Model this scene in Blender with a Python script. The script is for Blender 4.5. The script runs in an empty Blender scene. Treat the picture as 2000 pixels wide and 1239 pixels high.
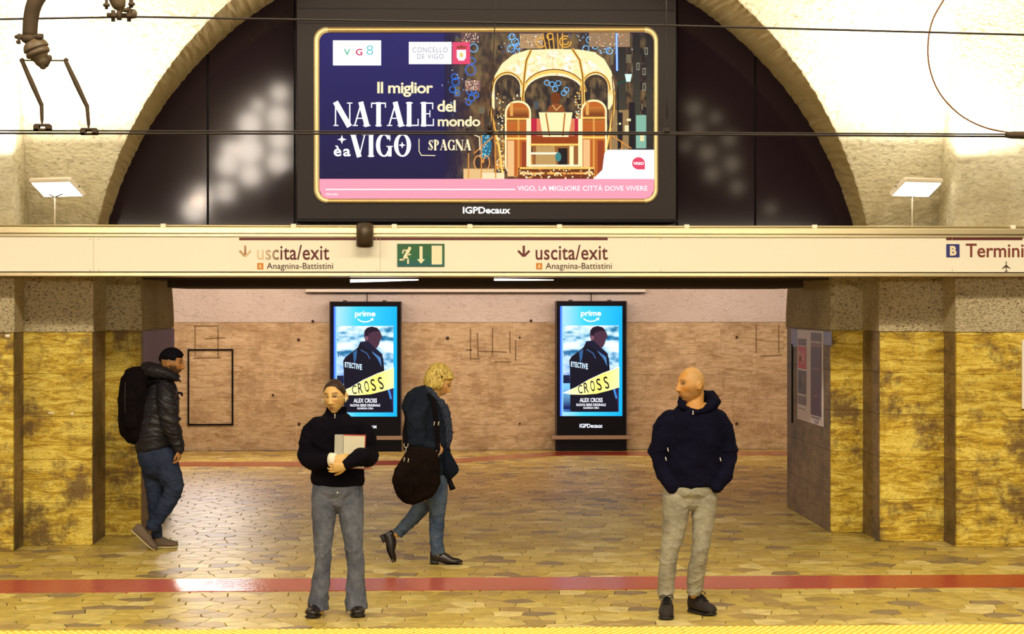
import bpy, bmesh, math, random
import numpy as np
from mathutils import Vector, Matrix, Quaternion
random.seed(7)
rng = np.random.RandomState(3)
scene = bpy.context.scene
COL = scene.collection
# ---------------------------------------------------------------- camera
F = 4000.0; HOR = 590.0; TAN = 0.0405; CH = 2.2
TH = math.atan(TAN); CT, ST = math.cos(TH), math.sin(TH)
cam_d = bpy.data.cameras.new('camera'); cam = bpy.data.objects.new('camera', cam_d); COL.objects.link(cam)
cam.location = (0, 0, CH); cam.rotation_euler = (math.pi/2, 0, -TH)
cam_d.sensor_width = 36; cam_d.lens = F*36/2000; cam_d.shift_y = -(619.5-HOR)/2000
cam_d.clip_start = 0.1; cam_d.clip_end = 200
scene.camera = cam
scene.view_settings.view_transform = 'Standard'; scene.view_settings.look = 'None'
scene.view_settings.gamma = 1.0; scene.view_settings.use_curve_mapping = False
scene.view_settings.exposure = 0.0
# ---------------------------------------------------------------- world and room lights
w = bpy.data.worlds.new('world'); scene.world = w; w.use_nodes = True
w.node_tree.nodes['Background'].inputs[0].default_value = (1.0, 0.82, 0.5, 1)
w.node_tree.nodes['Background'].inputs[1].default_value = 0.25
def area(name, loc, target, sx, sy, power, color, spread=180, glossy=True):
    l = bpy.data.lights.new(name, 'AREA'); l.shape = 'RECTANGLE'; l.size = sx; l.size_y = sy
    l.energy = power; l.color = color; l.spread = math.radians(spread)
    o = bpy.data.objects.new(name, l); COL.objects.link(o); o.location = loc
    d = Vector(target)-Vector(loc); o.rotation_euler = d.to_track_quat('-Z', 'Y').to_euler()
    return o
# rows of tubes over the tracks
for x in (-7, 0.5, 8):
    area('track_lamp', (x, 8.5, 7.5), (x, 16.5, 0), 4.5, 0.5, 400, (1.0, 0.86, 0.62))
area('platform_lamp', (0.5, 4.5, 8.8), (0.5, 17.5, 1.0), 12, 0.5, 400, (1.0, 0.86, 0.58))
area('front_fill', (0.5, -0.6, 3.3), (0.5, 18, 1.6), 14, 0.4, 600, (1.0, 0.88, 0.66))  # added low fill from behind the camera, brightens piers and people
# tubes on the passage ceiling behind the sign band
for x, wdt in ((-5.0, 4), (0.8, 4), (6.6, 4)):
    area('passage_lamp', (x, 24.5, 2.95), (x, 25.5, 0), wdt, 0.4, 34, (1.0, 0.66, 0.70))
area('passage_lamp', (0.8, 27.6, 2.95), (0.8, 30.4, 1.5), 12, 0.3, 150, (1.0, 0.80, 0.66))
area('passage_lamp', (-3.15, 29.2, 2.48), (-1.6, 14.5, 0), 1.1, 0.25, 70, (1.0, 0.88, 0.80))

# ---------------------------------------------------------------- pixel (photograph) to place
def ray(px, py):
    u = (px-1000)/F; v = (HOR-py)/F
    return u*CT+ST, -u*ST+CT, v
def P(px, py, Y):
    a, b, c = ray(px, py); t = Y/b
    return Vector((a*t, Y, CH+c*t))
def G(px, py):
    a, b, c = ray(px, py); t = -CH/c
    return Vector((a*t, b*t, 0))
def PX(px, py, X):
    a, b, c = ray(px, py); t = X/a
    return Vector((X, b*t, CH+c*t))
# ---------------------------------------------------------------- materials
MATS = {}
def newmat(name):
    m = bpy.data.materials.new(name); m.use_nodes = True; MATS[name] = m
    return m, m.node_tree, m.node_tree.nodes['Principled BSDF']
def N(nt, t, **kw):
    n = nt.nodes.new(t)
    for k, v in kw.items():
        if k.startswith('i_'):
            key = k[2:].replace('_', ' ')
            n.inputs[key].default_value = v
        else: setattr(n, k, v)
    return n
def ramp(nt, stops, interp='LINEAR'):
    r = nt.nodes.new('ShaderNodeValToRGB'); r.color_ramp.interpolation = interp
    el = r.color_ramp.elements
    while len(el) < len(stops): el.new(0.5)
    for e, (p, c) in zip(el, stops): e.position = p; e.color = tuple(c)+(1,) if len(c) == 3 else c
    return r
def srgb(r, g, b):
    f = lambda c: (c/255/12.92) if c/255 <= 0.04045 else ((c/255+0.055)/1.055)**2.4
    return (f(r), f(g), f(b))
def simple(name, col, rough=0.6, metal=0.0, bump=0, bscale=200, spec=0.5):
    m, nt, b = newmat(name)
    b.inputs['Base Color'].default_value = (*col, 1); b.inputs['Roughness'].default_value = rough
    b.inputs['Metallic'].default_value = metal; b.inputs['Specular IOR Level'].default_value = spec
    if bump:
        tc = N(nt, 'ShaderNodeTexCoord'); no = N(nt, 'ShaderNodeTexNoise', i_Scale=bscale, i_Detail=4.0)
        bp = N(nt, 'ShaderNodeBump', i_Strength=0.6, i_Distance=bump)
        nt.links.new(tc.outputs['Object'], no.inputs['Vector']); nt.links.new(no.outputs['Fac'], bp.inputs['Height'])
        nt.links.new(bp.outputs[0], b.inputs['Normal'])
    return m
def stone_mat(name, dark, mid, light, stain, stain_amt, rough=0.55, scale=1.0, bump=0.010, var=0.25, pits=0.5):
    m, nt, b = newmat(name); L = nt.links.new
    tc = N(nt, 'ShaderNodeNewGeometry'); mp = N(nt, 'ShaderNodeMapping'); mp.inputs['Scale'].default_value = (1.5*scale, 1.5*scale, 8*scale)
    oi = N(nt, 'ShaderNodeObjectInfo')
    ad = N(nt, 'ShaderNodeVectorMath', operation='ADD'); sc = N(nt, 'ShaderNodeVectorMath', operation='SCALE'); sc.inputs['Scale'].default_value = 3.0
    cb = N(nt, 'ShaderNodeCombineXYZ'); L(oi.outputs['Random'], cb.inputs[0]); L(oi.outputs['Random'], cb.inputs[2])
    L(cb.outputs[0], sc.inputs[0]); L(tc.outputs['Position'], ad.inputs[0]); L(sc.outputs[0], ad.inputs[1]); L(ad.outputs[0], mp.inputs[0])
    n1 = N(nt, 'ShaderNodeTexNoise', i_Scale=1.9, i_Detail=13.0, i_Roughness=0.80, i_Distortion=0.9); L(mp.outputs[0], n1.inputs['Vector'])
    r1 = ramp(nt, [(0.36, dark), (0.47, mid), (0.58, light), (0.74, mid)]); L(n1.outputs['Fac'], r1.inputs[0])
    # pits
    mp2 = N(nt, 'ShaderNodeMapping'); mp2.inputs['Scale'].default_value = (1, 1, 2.6); L(ad.outputs[0], mp2.inputs[0])
    n2 = N(nt, 'ShaderNodeTexNoise', i_Scale=42.0*scale, i_Detail=3.0); L(mp2.outputs[0], n2.inputs['Vector'])
    r2 = ramp(nt, [(0.0, (0.12, 0.12, 0.12)), (0.34, (0.5, 0.5, 0.5)), (0.43, (1, 1, 1)), (1, (1, 1, 1))]); L(n2.outputs['Fac'], r2.inputs[0])
    mx = N(nt, 'ShaderNodeMix', data_type='RGBA', blend_type='MULTIPLY'); mx.inputs[0].default_value = pits
    L(r1.outputs[0], mx.inputs[6]); L(r2.outputs[0], mx.inputs[7])
    # stains
    n3 = N(nt, 'ShaderNodeTexNoise', i_Scale=2.1, i_Detail=10.0, i_Roughness=0.74); L(tc.outputs['Position'], n3.inputs['Vector'])
    r3 = ramp(nt, [(0.49, (0, 0, 0)), (0.60, (1, 1, 1))]); L(n3.outputs['Fac'], r3.inputs[0])
    ma = N(nt, 'ShaderNodeMath', operation='MULTIPLY'); ma.inputs[1].default_value = stain_amt; L(r3.outputs[0], ma.inputs[0])
    mx2 = N(nt, 'ShaderNodeMix', data_type='RGBA'); L(ma.outputs[0], mx2.inputs[0]); L(mx.outputs[2], mx2.inputs[6]); mx2.inputs[7].default_value = (*stain, 1)
    # each slab a little different
    mr = N(nt, 'ShaderNodeMapRange'); mr.inputs[3].default_value = 1-var; mr.inputs[4].default_value = 1+var*0.6; L(oi.outputs['Random'], mr.inputs[0])
    mx3 = N(nt, 'ShaderNodeVectorMath', operation='SCALE'); L(mx2.outputs[2], mx3.inputs[0]); L(mr.outputs[0], mx3.inputs['Scale'])
    L(mx3.outputs[0], b.inputs['Base Color'])
    b.inputs['Roughness'].default_value = rough
    bp = N(nt, 'ShaderNodeBump', i_Strength=0.7, i_Distance=bump); L(n2.outputs['Fac'], bp.inputs['Height']); L(bp.outputs[0], b.inputs['Normal'])
    return m
def plaster_mat(name, col, col2, bump=0.03, scale=14, rough=0.9, speck=0.5, grime_dim=None):
    m, nt, b = newmat(name); L = nt.links.new
    g = N(nt, 'ShaderNodeNewGeometry')
    mp = N(nt, 'ShaderNodeMapping'); mp.inputs['Scale'].default_value = (1, 1, 1.5); L(g.outputs['Position'], mp.inputs[0])
    n1 = N(nt, 'ShaderNodeTexNoise', i_Scale=float(scale), i_Detail=6.0, i_Roughness=0.62, i_Distortion=0.6); L(mp.outputs[0], n1.inputs['Vector'])
    v1 = N(nt, 'ShaderNodeTexVoronoi', i_Scale=scale*1.6); L(mp.outputs[0], v1.inputs['Vector'])
    s = N(nt, 'ShaderNodeMath', operation='MULTIPLY_ADD'); s.inputs[1].default_value = 0.35; L(v1.outputs['Distance'], s.inputs[0]); L(n1.outputs['Fac'], s.inputs[2])
    bp = N(nt, 'ShaderNodeBump', i_Strength=1.0, i_Distance=bump); L(s.outputs[0], bp.inputs['Height']); L(bp.outputs[0], b.inputs['Normal'])
    n2 = N(nt, 'ShaderNodeTexNoise', i_Scale=1.3, i_Detail=6.0, i_Roughness=0.6); L(g.outputs['Position'], n2.inputs['Vector'])
    r = ramp(nt, [(0.35, col2), (0.6, col)]); L(n2.outputs['Fac'], r.inputs[0])
    r2 = ramp(nt, [(0.33, (0.22, 0.15, 0.08)), (0.40+0.09*speck, (1, 1, 1))]); L(n1.outputs['Fac'], r2.inputs[0])
    mx = N(nt, 'ShaderNodeMix', data_type='RGBA', blend_type='MULTIPLY'); mx.inputs[0].default_value = speck
    L(r.outputs[0], mx.inputs[6]); L(r2.outputs[0], mx.inputs[7]); out = mx.outputs[2]
    if grime_dim:                                   # dirt plus the dimness below the uplights, both put into the colour
        sp_ = N(nt, 'ShaderNodeSeparateXYZ'); L(g.outputs['Position'], sp_.inputs[0])
        mr_ = N(nt, 'ShaderNodeMapRange'); mr_.inputs[1].default_value = 3.60; mr_.inputs[2].default_value = 3.15; L(sp_.outputs[2], mr_.inputs[0])
        n5 = N(nt, 'ShaderNodeTexNoise', i_Scale=5.0, i_Detail=8.0, i_Roughness=0.8); L(g.outputs['Position'], n5.inputs['Vector'])
        m5 = N(nt, 'ShaderNodeMapRange'); m5.inputs[1].default_value = 0.35; m5.inputs[2].default_value = 0.65; m5.inputs[3].default_value = 0.5; m5.inputs[4].default_value = 1.0; L(n5.outputs['Fac'], m5.inputs[0])
        mm = N(nt, 'ShaderNodeMath', operation='MULTIPLY'); L(mr_.outputs[0], mm.inputs[0]); L(m5.outputs[0], mm.inputs[1])
        mg = N(nt, 'ShaderNodeMix', data_type='RGBA'); L(mm.outputs[0], mg.inputs[0]); L(out, mg.inputs[6]); mg.inputs[7].default_value = (*grime_dim, 1); out = mg.outputs[2]
    L(out, b.inputs['Base Color'])
    b.inputs['Roughness'].default_value = rough; b.inputs['Specular IOR Level'].default_value = 0.2
    return m
def attr_mat(name, emit=0.0, rough=0.5, bump=0, bscale=300, spec=0.4, sheen=0):
    m, nt, b = newmat(name); L = nt.links.new
    a = N(nt, 'ShaderNodeAttribute'); a.attribute_name = 'Col'
    if emit:
        b.inputs['Base Color'].default_value = (0.01, 0.01, 0.01, 1)
        L(a.outputs['Color'], b.inputs['Emission Color']); b.inputs['Emission Strength'].default_value = emit
        b.inputs['Roughness'].default_value = 0.35; b.inputs['Specular IOR Level'].default_value = 0.05
    else:
        L(a.outputs['Color'], b.inputs['Base Color']); b.inputs['Roughness'].default_value = rough; b.inputs['Specular IOR Level'].default_value = spec
        if bump:
            tc = N(nt, 'ShaderNodeTexCoord'); no = N(nt, 'ShaderNodeTexNoise', i_Scale=float(bscale), i_Detail=3.0)
            bp = N(nt, 'ShaderNodeBump', i_Strength=0.5, i_Distance=bump)
            L(tc.outputs['Object'], no.inputs['Vector']); L(no.outputs['Fac'], bp.inputs['Height']); L(bp.outputs[0], b.inputs['Normal'])
    return m
def glow(name, col, s):
    m, nt, b = newmat(name); b.inputs['Base Color'].default_value = (*col, 1)
    b.inputs['Emission Color'].default_value = (*col, 1); b.inputs['Emission Strength'].default_value = s
    return m
def cloth(name, c1, c2, scale=60, bump=0.002, rough=0.9, fine=900, patch=6.0):
    m, nt, b = newmat(name); L = nt.links.new
    tc = N(nt, 'ShaderNodeTexCoord')
    n = N(nt, 'ShaderNodeTexNoise', i_Scale=patch, i_Detail=8.0, i_Roughness=0.75); L(tc.outputs['Object'], n.inputs['Vector'])
    r = ramp(nt, [(0.35, c1), (0.68, c2)]); L(n.outputs['Fac'], r.inputs[0])
    n2 = N(nt, 'ShaderNodeTexNoise', i_Scale=float(fine)*0.3, i_Detail=2.0); L(tc.outputs['Object'], n2.inputs['Vector'])
    mr = N(nt, 'ShaderNodeMapRange'); mr.inputs[1].default_value = 0.3; mr.inputs[2].default_value = 0.7; mr.inputs[3].default_value = 0.7; mr.inputs[4].default_value = 1.3; L(n2.outputs['Fac'], mr.inputs[0])
    sc = N(nt, 'ShaderNodeVectorMath', operation='SCALE'); L(r.outputs[0], sc.inputs[0]); L(mr.outputs[0], sc.inputs['Scale']); L(sc.outputs[0], b.inputs['Base Color'])
    bp = N(nt, 'ShaderNodeBump', i_Strength=0.6, i_Distance=bump); n3 = N(nt, 'ShaderNodeTexNoise', i_Scale=float(scale), i_Detail=4.0); L(tc.outputs['Object'], n3.inputs['Vector'])
    L(n3.outputs['Fac'], bp.inputs['Height']); L(bp.outputs[0], b.inputs['Normal'])
    b.inputs['Roughness'].default_value = rough; b.inputs['Specular IOR Level'].default_value = 0.06 if rough > 0.8 else 0.3
    return m
M = {}
M['plaster'] = plaster_mat('vault_plaster', (0.86, 0.81, 0.64), (0.74, 0.67, 0.48), 0.03, 13, speck=0.5, grime_dim=(0.40, 0.34, 0.21))
M['vault_top'] = plaster_mat('upper_vault_plaster', (0.20, 0.17, 0.11), (0.15, 0.12, 0.08), 0.01, 10)
M['reveal'] = plaster_mat('unlit_reveal_plaster', (0.58, 0.47, 0.26), (0.48, 0.37, 0.18), 0.006, 45, speck=0.5)  # tan paints in the reveal staying out of the uplight
M['plaster_dirty'] = plaster_mat('dirty_rough_plaster', (0.92, 0.80, 0.54), (0.74, 0.62, 0.38), 0.04, 42, speck=1.1)
M['plaster_pink'] = plaster_mat('passage_plaster', (0.78, 0.70, 0.64), (0.70, 0.61, 0.54), 0.02, 14, speck=0.25)
M['gold_stone'] = stone_mat('dirty_golden_travertine', (0.20, 0.10, 0.008), (0.58, 0.37, 0.012), (0.90, 0.72, 0.14), (0.13, 0.065, 0.014), 0.9, scale=1.0, var=0.12, bump=0.010, pits=0.8)
M['shaded_stone'] = stone_mat('shaded_side_travertine', (0.10, 0.065, 0.03), (0.22, 0.14, 0.07), (0.30, 0.20, 0.10), (0.06, 0.04, 0.02), 0.7, scale=1.0, var=0.2)  # darker copy for the pier sides, their shade put into the colour
M['travertine'] = stone_mat('tan_travertine', (0.34, 0.20, 0.08), (0.60, 0.43, 0.22), (0.76, 0.60, 0.37), (0.34, 0.21, 0.10), 0.55, scale=1.3, var=0.06, rough=0.5, bump=0.004)
M['grout'] = simple('dark_grout', (0.055, 0.035, 0.02), 0.9)
M['joint'] = simple('wall_joint', (0.42, 0.29, 0.15), 0.9)
M['red_tile'] = simple('red_floor_stripe', (0.42, 0.060, 0.025), 0.13, spec=0.9, bump=0.0015, bscale=90)
M['yellow_tile'] = simple('yellow_tactile', (0.82, 0.60, 0.02), 0.55)
M['stud'] = simple('worn_yellow_stud', (0.95, 0.78, 0.20), 0.5)
M['dark_metal'] = simple('dark_metal', (0.022, 0.015, 0.016), 0.45, 0.2)
M['black'] = simple('black_gloss', (0.004, 0.003, 0.006), 0.35, spec=0.12)
M['panel'] = simple('dark_glossy_panel', (0.016, 0.008, 0.012), 0.06, spec=0.3)
M['housing'] = simple('charcoal_housing', (0.019, 0.012, 0.013), 0.5, spec=0.25)
M['brass'] = simple('brass_frame', (0.55, 0.38, 0.17), 0.35, 0.6)
M['brass2'] = simple('worn_brass_frame', (0.85, 0.68, 0.36), 0.35, 0.4)
M['trim_metal'] = simple('brushed_trim', (0.66, 0.55, 0.34), 0.28, 0.75)
M['cream'] = simple('cream_enamel', (0.88, 0.83, 0.70), 0.45)
M['rust'] = simple('rusty_iron', (0.060, 0.036, 0.016), 0.7, 0.3, bump=0.003, bscale=80)
M['insulator'] = simple('dusty_insulator', (0.11, 0.072, 0.035), 0.5, bump=0.002, bscale=60)
M['wire'] = simple('dark_wire', (0.02, 0.012, 0.01), 0.5, 0.3)
M['copper'] = simple('brown_cable', (0.15, 0.055, 0.015), 0.5)
M['ceiling_dark'] = simple('dark_soffit', (0.045, 0.025, 0.02), 0.6)
M['lamp_white'] = glow('lamp_glass', (1, 0.96, 0.86), 5.0)
M['tube_white'] = glow('tube_glass', (1, 0.97, 0.88), 3.0)
M['lamp_body'] = simple('lamp_body', (0.62, 0.55, 0.45), 0.4)
M['track'] = simple('track_bed', (0.05, 0.04, 0.03), 0.9)
M['white_paint'] = simple('white_paint', (0.85, 0.80, 0.70), 0.4)
M['print'] = attr_mat('flat_print', rough=0.5)
M['screen'] = attr_mat('screen_print', emit=1.1)
M['kiosk_screen'] = attr_mat('kiosk_screen_print', emit=1.3)
M['skin'] = attr_mat('skin', rough=0.5, bump=0.0008, bscale=250)
M['navy'] = cloth('navy_fleece', (0.003, 0.0028, 0.010), (0.007, 0.0065, 0.020), fine=1500)
M['blackcloth'] = cloth('black_fleece', (0.0025, 0.0018, 0.004), (0.006, 0.0045, 0.009), fine=1500)
M['bluecoat'] = cloth('dark_blue_coat', (0.006, 0.009, 0.018), (0.016, 0.021, 0.036), fine=900)
M['leather'] = cloth('brown_black_leather', (0.008, 0.007, 0.011), (0.020, 0.018, 0.026), rough=0.42, scale=30, bump=0.004)
M['bagcloth'] = cloth('black_bag_cloth', (0.003, 0.002, 0.003), (0.008, 0.005, 0.006), rough=0.85, bump=0.003)
M['browncloth'] = cloth('dark_brown_bag', (0.004, 0.002, 0.002), (0.012, 0.007, 0.005), rough=0.85, bump=0.003)
M['jean_grey'] = cloth('grey_blue_denim', (0.045, 0.050, 0.078), (0.18, 0.19, 0.24), fine=1300, patch=4)
M['jean_light'] = cloth('light_grey_denim', (0.17, 0.15, 0.115), (0.42, 0.39, 0.30), fine=1300, patch=4)
M['jean_blue'] = cloth('blue_denim', (0.035, 0.055, 0.11), (0.13, 0.17, 0.24), fine=1200, patch=4)
M['jean_dark'] = cloth('dark_blue_denim', (0.014, 0.020, 0.050), (0.042, 0.055, 0.10), fine=1200, patch=4)
M['scarf'] = cloth('blue_grey_knit', (0.010, 0.014, 0.03), (0.06, 0.07, 0.11), rough=1, patch=60, bump=0.004, scale=90)
M['shoe_black'] = simple('black_leather_shoe', (0.012, 0.007, 0.008), 0.25)
M['shoe_suede'] = simple('dark_suede_shoe', (0.016, 0.010, 0.009), 0.8)
M['shoe_grey'] = simple('grey_brown_sneaker', (0.13, 0.09, 0.06), 0.75)
M['sole_cream'] = simple('cream_sole', (0.55, 0.45, 0.26), 0.6)
M['sole_black'] = simple('black_sole', (0.008, 0.005, 0.006), 0.6)
M['hair_black'] = simple('black_hair', (0.004, 0.003, 0.006), 0.8, spec=0.1, bump=0.003, bscale=160)
M['hair_brown'] = simple('dark_brown_hair', (0.030, 0.012, 0.008), 0.45, spec=0.25, bump=0.002, bscale=120)
M['silver'] = simple('silver_metal', (0.75, 0.70, 0.62), 0.3, 0.6)
M['gold_wire'] = simple('gold_wire', (0.65, 0.45, 0.16), 0.3, 0.8)
M['white_plastic'] = simple('white_plastic', (0.85, 0.85, 0.82), 0.3)
M['bandage'] = simple('white_cuff', (0.80, 0.74, 0.60), 0.9, bump=0.002, bscale=150)
M['paper'] = simple('folder_grey', (0.42, 0.40, 0.33), 0.6, bump=0.0008, bscale=300)
M['paper2'] = simple('folder_cover', (0.62, 0.56, 0.42), 0.6)
M['folder_red'] = simple('folder_red', (0.42, 0.05, 0.03), 0.5)
M['eye_white'] = simple('eye_white', (0.75, 0.68, 0.55), 0.2)
M['eye_dark'] = simple('eye_dark', (0.02, 0.012, 0.008), 0.15)
FLOORC = [(0.60, 0.45, 0.11), (0.54, 0.39, 0.085), (0.68, 0.54, 0.17), (0.44, 0.31, 0.10), (0.30, 0.215, 0.11), (0.76, 0.62, 0.26), (0.56, 0.41, 0.13)]
FM = []
for i, c in enumerate(FLOORC):
    m, nt, b = newmat('paving_stone_%s' % 'abcdefg'[i]); L = nt.links.new
    g = N(nt, 'ShaderNodeNewGeometry'); n = N(nt, 'ShaderNodeTexNoise', i_Scale=9.0, i_Detail=8.0, i_Roughness=0.7); L(g.outputs['Position'], n.inputs['Vector'])
    r = ramp(nt, [(0.3, tuple(x*0.62 for x in c)), (0.7, tuple(min(1, x*1.25) for x in c))]); L(n.outputs['Fac'], r.inputs[0]); L(r.outputs[0], b.inputs['Base Color'])
    b.inputs['Roughness'].default_value = 0.42; b.inputs['Specular IOR Level'].default_value = 0.42
    bp = N(nt, 'ShaderNodeBump', i_Strength=0.5, i_Distance=0.002); n2 = N(nt, 'ShaderNodeTexNoise', i_Scale=38.0, i_Detail=4.0); L(g.outputs['Position'], n2.inputs['Vector']); L(n2.outputs['Fac'], bp.inputs['Height']); L(bp.outputs[0], b.inputs['Normal'])
    FM.append(m)
# ---------------------------------------------------------------- object helpers
def top_loc(o):
    v = Vector((0, 0, 0))
    while o is not None:
        v += o.location; o = o.parent
    return v
def link(name, me, mats, parent=None):
    o = bpy.data.objects.new(name, me)
    if not isinstance(mats, (list, tuple)): mats = [mats]
    if len(me.materials) == 0:
        for m in mats: me.materials.append(m)
    COL.objects.link(o)
    if parent is not None: o.parent = parent
    return o
def obj(name, bm, mats, parent=None, smooth=False):
    if parent is not None:
        off = top_loc(parent)
        if off.length > 0: bmesh.ops.translate(bm, vec=-off, verts=bm.verts)
    me = bpy.data.meshes.new(name); bm.to_mesh(me); bm.free()
    if smooth:
        me.polygons.foreach_set('use_smooth', [True]*len(me.polygons))
    return link(name, me, mats, parent)
def thing(name, label, cat, loc=(0, 0, 0), group=None):
    o = bpy.data.objects.new(name, None); COL.objects.link(o); o.location = loc; o.empty_display_size = 0.1
    o['label'] = label; o['category'] = cat
    if group: o['group'] = group
    return o
def tag(o, label=None, cat=None, group=None, kind=None):
    if label: o['label'] = label
    if cat: o['category'] = cat
    if group: o['group'] = group
    if kind: o['kind'] = kind
    return o
def box(bm, x0, x1, y0, y1, z0, z1, bev=0.0, mi=0):
    x0, x1 = min(x0, x1), max(x0, x1); y0, y1 = min(y0, y1), max(y0, y1); z0, z1 = min(z0, z1), max(z0, z1)
    b2 = bmesh.new()
    bmesh.ops.create_cube(b2, size=1.0)
    for v in b2.verts: v.co = Vector(((x0+x1)/2+v.co.x*(x1-x0), (y0+y1)/2+v.co.y*(y1-y0), (z0+z1)/2+v.co.z*(z1-z0)))
    if bev: bmesh.ops.bevel(b2, geom=b2.edges[:], offset=bev, segments=1, affect='EDGES')
    for f in b2.faces: f.material_index = mi
    merge(bm, b2)
def merge(bm, b2):
    vm = {}
    for v in b2.verts: vm[v] = bm.verts.new(v.co)
    for f in b2.faces:
        try:
            nf = bm.faces.new([vm[v] for v in f.verts]); nf.material_index = f.material_index; nf.smooth = f.smooth
        except ValueError: pass
    b2.free()
def catmull(keys, sub):
    k = [np.array(x, float) for x in keys]
    if sub <= 1 or len(k) < 3: 
        if len(k) == 2 and sub > 1: return [k[0]*(1-t)+k[1]*t for t in np.linspace(0, 1, sub+1)]
        return k
    out = []
    for i in range(len(k)-1):
        p0 = k[i-1] if i > 0 else 2*k[0]-k[1]; p1 = k[i]; p2 = k[i+1]; p3 = k[i+2] if i+2 < len(k) else 2*k[-1]-k[-2]
        for j in range(sub):
            t = j/sub
            out.append(0.5*((2*p1)+(-p0+p2)*t+(2*p0-5*p1+4*p2-p3)*t*t+(-p0+3*p1-3*p2+p3)*t**3))
    out.append(k[-1]); return out
def tube(bm, keys, seg=12, sub=4, ref=(1, 0, 0), cap=True, flat=False, mi=0, closed=False):
    """keys: (x,y,z,a[,b]); a half-size along ref, b across."""
    ks = [tuple(k) if len(k) == 5 else (k[0], k[1], k[2], k[3], k[3]) for k in keys]
    pts = catmull(ks, sub)
    pts = [np.concatenate([p[:3], np.maximum(p[3:], 0.0004)]) for p in pts]
    n = len(pts); rings = []; ref = Vector(ref)
    for i, p in enumerate(pts):
        if closed: a = pts[(i-1) % n]; b = pts[(i+1) % n]
        else: a = pts[max(0, i-1)]; b = pts[min(n-1, i+1)]
        t = Vector(b[:3]-a[:3]); t = t.normalized() if t.length > 1e-9 else Vector((0, 0, 1))
        s = ref-t*ref.dot(t)
        if s.length < 0.15:
            r2 = Vector((0, 1, 0)) if abs(t.y) < 0.8 else Vector((1, 0, 0)); s = r2-t*r2.dot(t)
        s.normalize(); u = t.cross(s)
        rings.append((Vector(p[:3]), t, s, u, p[3], p[4]))
    if cap and not flat:
        def capr(r, sg):
            c, t, s, u, a, b = r; m = min(a, b)
            return [(c+t*sg*m*math.sin(x), t, s, u, a*math.cos(x), b*math.cos(x)) for x in (0.5, 1.0, 1.35)]
        rings = capr(rings[0], -1)[::-1]+rings+capr(rings[-1], 1)
    vr = []
    for (c, t, s, u, a, b) in rings:
        vr.append([bm.verts.new(c+s*a*math.cos(2*math.pi*j/seg)+u*b*math.sin(2*math.pi*j/seg)) for j in range(seg)])
    rr = list(range(len(vr)-1))
    for i in rr:
        for j in range(seg):
            f = bm.faces.new((vr[i][j], vr[i][(j+1) % seg], vr[i+1][(j+1) % seg], vr[i+1][j])); f.material_index = mi; f.smooth = True
    if closed:
        for j in range(seg):
            f = bm.faces.new((vr[-1][j], vr[-1][(j+1) % seg], vr[0][(j+1) % seg], vr[0][j])); f.material_index = mi; f.smooth = True
    elif cap:
        f = bm.faces.new(vr[0][::-1]); f.material_index = mi
        f = bm.faces.new(vr[-1]); f.material_index = mi
def cyl(bm, p0, p1, r, seg=16, mi=0):
    tube(bm, [(*p0, r), (*p1, r)], seg=seg, sub=1, flat=True, mi=mi)
def ellipsoid(bm, c, rx, ry, rz, rot=None, seg=16, mi=0):
    b2 = bmesh.new(); bmesh.ops.create_uvsphere(b2, u_segments=seg, v_segments=max(8, seg//2), radius=1.0)
    for v in b2.verts:
        q = Vector((v.co.x*rx, v.co.y*ry, v.co.z*rz))
        if rot is not None: q = rot @ q
        v.co = q+Vector(c)
    for f in b2.faces: f.smooth = True; f.material_index = mi
    merge(bm, b2)

# ---------------------------------------------------------------- setting: floor
YW = 30.4                                   # back wall
XC = P(944, 639, 19.5).x; ZC = P(944, 639, 19.5).z; RA = 755*19.5/4000
YA, YB, YC, YD, YL = 18.2, 18.65, 19.4, 21.8, 19.5
ZS = 1.93
XL = [P(26, 900, YA).x, P(180, 900, YB).x, P(275, 900, YC).x]     # left pier corners
XR = [P(1868, 900, YA).x, P(1719, 900, YB).x, P(1623, 900, YC).x]
bm = bmesh.new(); box(bm, -12, 13, 13.2, YW+0.1, -0.3, -0.012)
floor = tag(obj('floor', bm, M['grout']), kind='structure', label='paved platform and passage floor')
Y_red0, Y_red1 = 15.62, 16.33
Y_yel = 13.82
def clip_poly(poly, ax, val, keep_gt):
    out = []
    for i in range(len(poly)):
        a, b = poly[i], poly[(i+1) % len(poly)]
        ina = (a[ax] >= val) == keep_gt; inb = (b[ax] >= val) == keep_gt
        if ina: out.append(a)
        if ina != inb:
            t = (val-a[ax])/(b[ax]-a[ax]); out.append((a[0]+(b[0]-a[0])*t, a[1]+(b[1]-a[1])*t))
    return out
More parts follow.
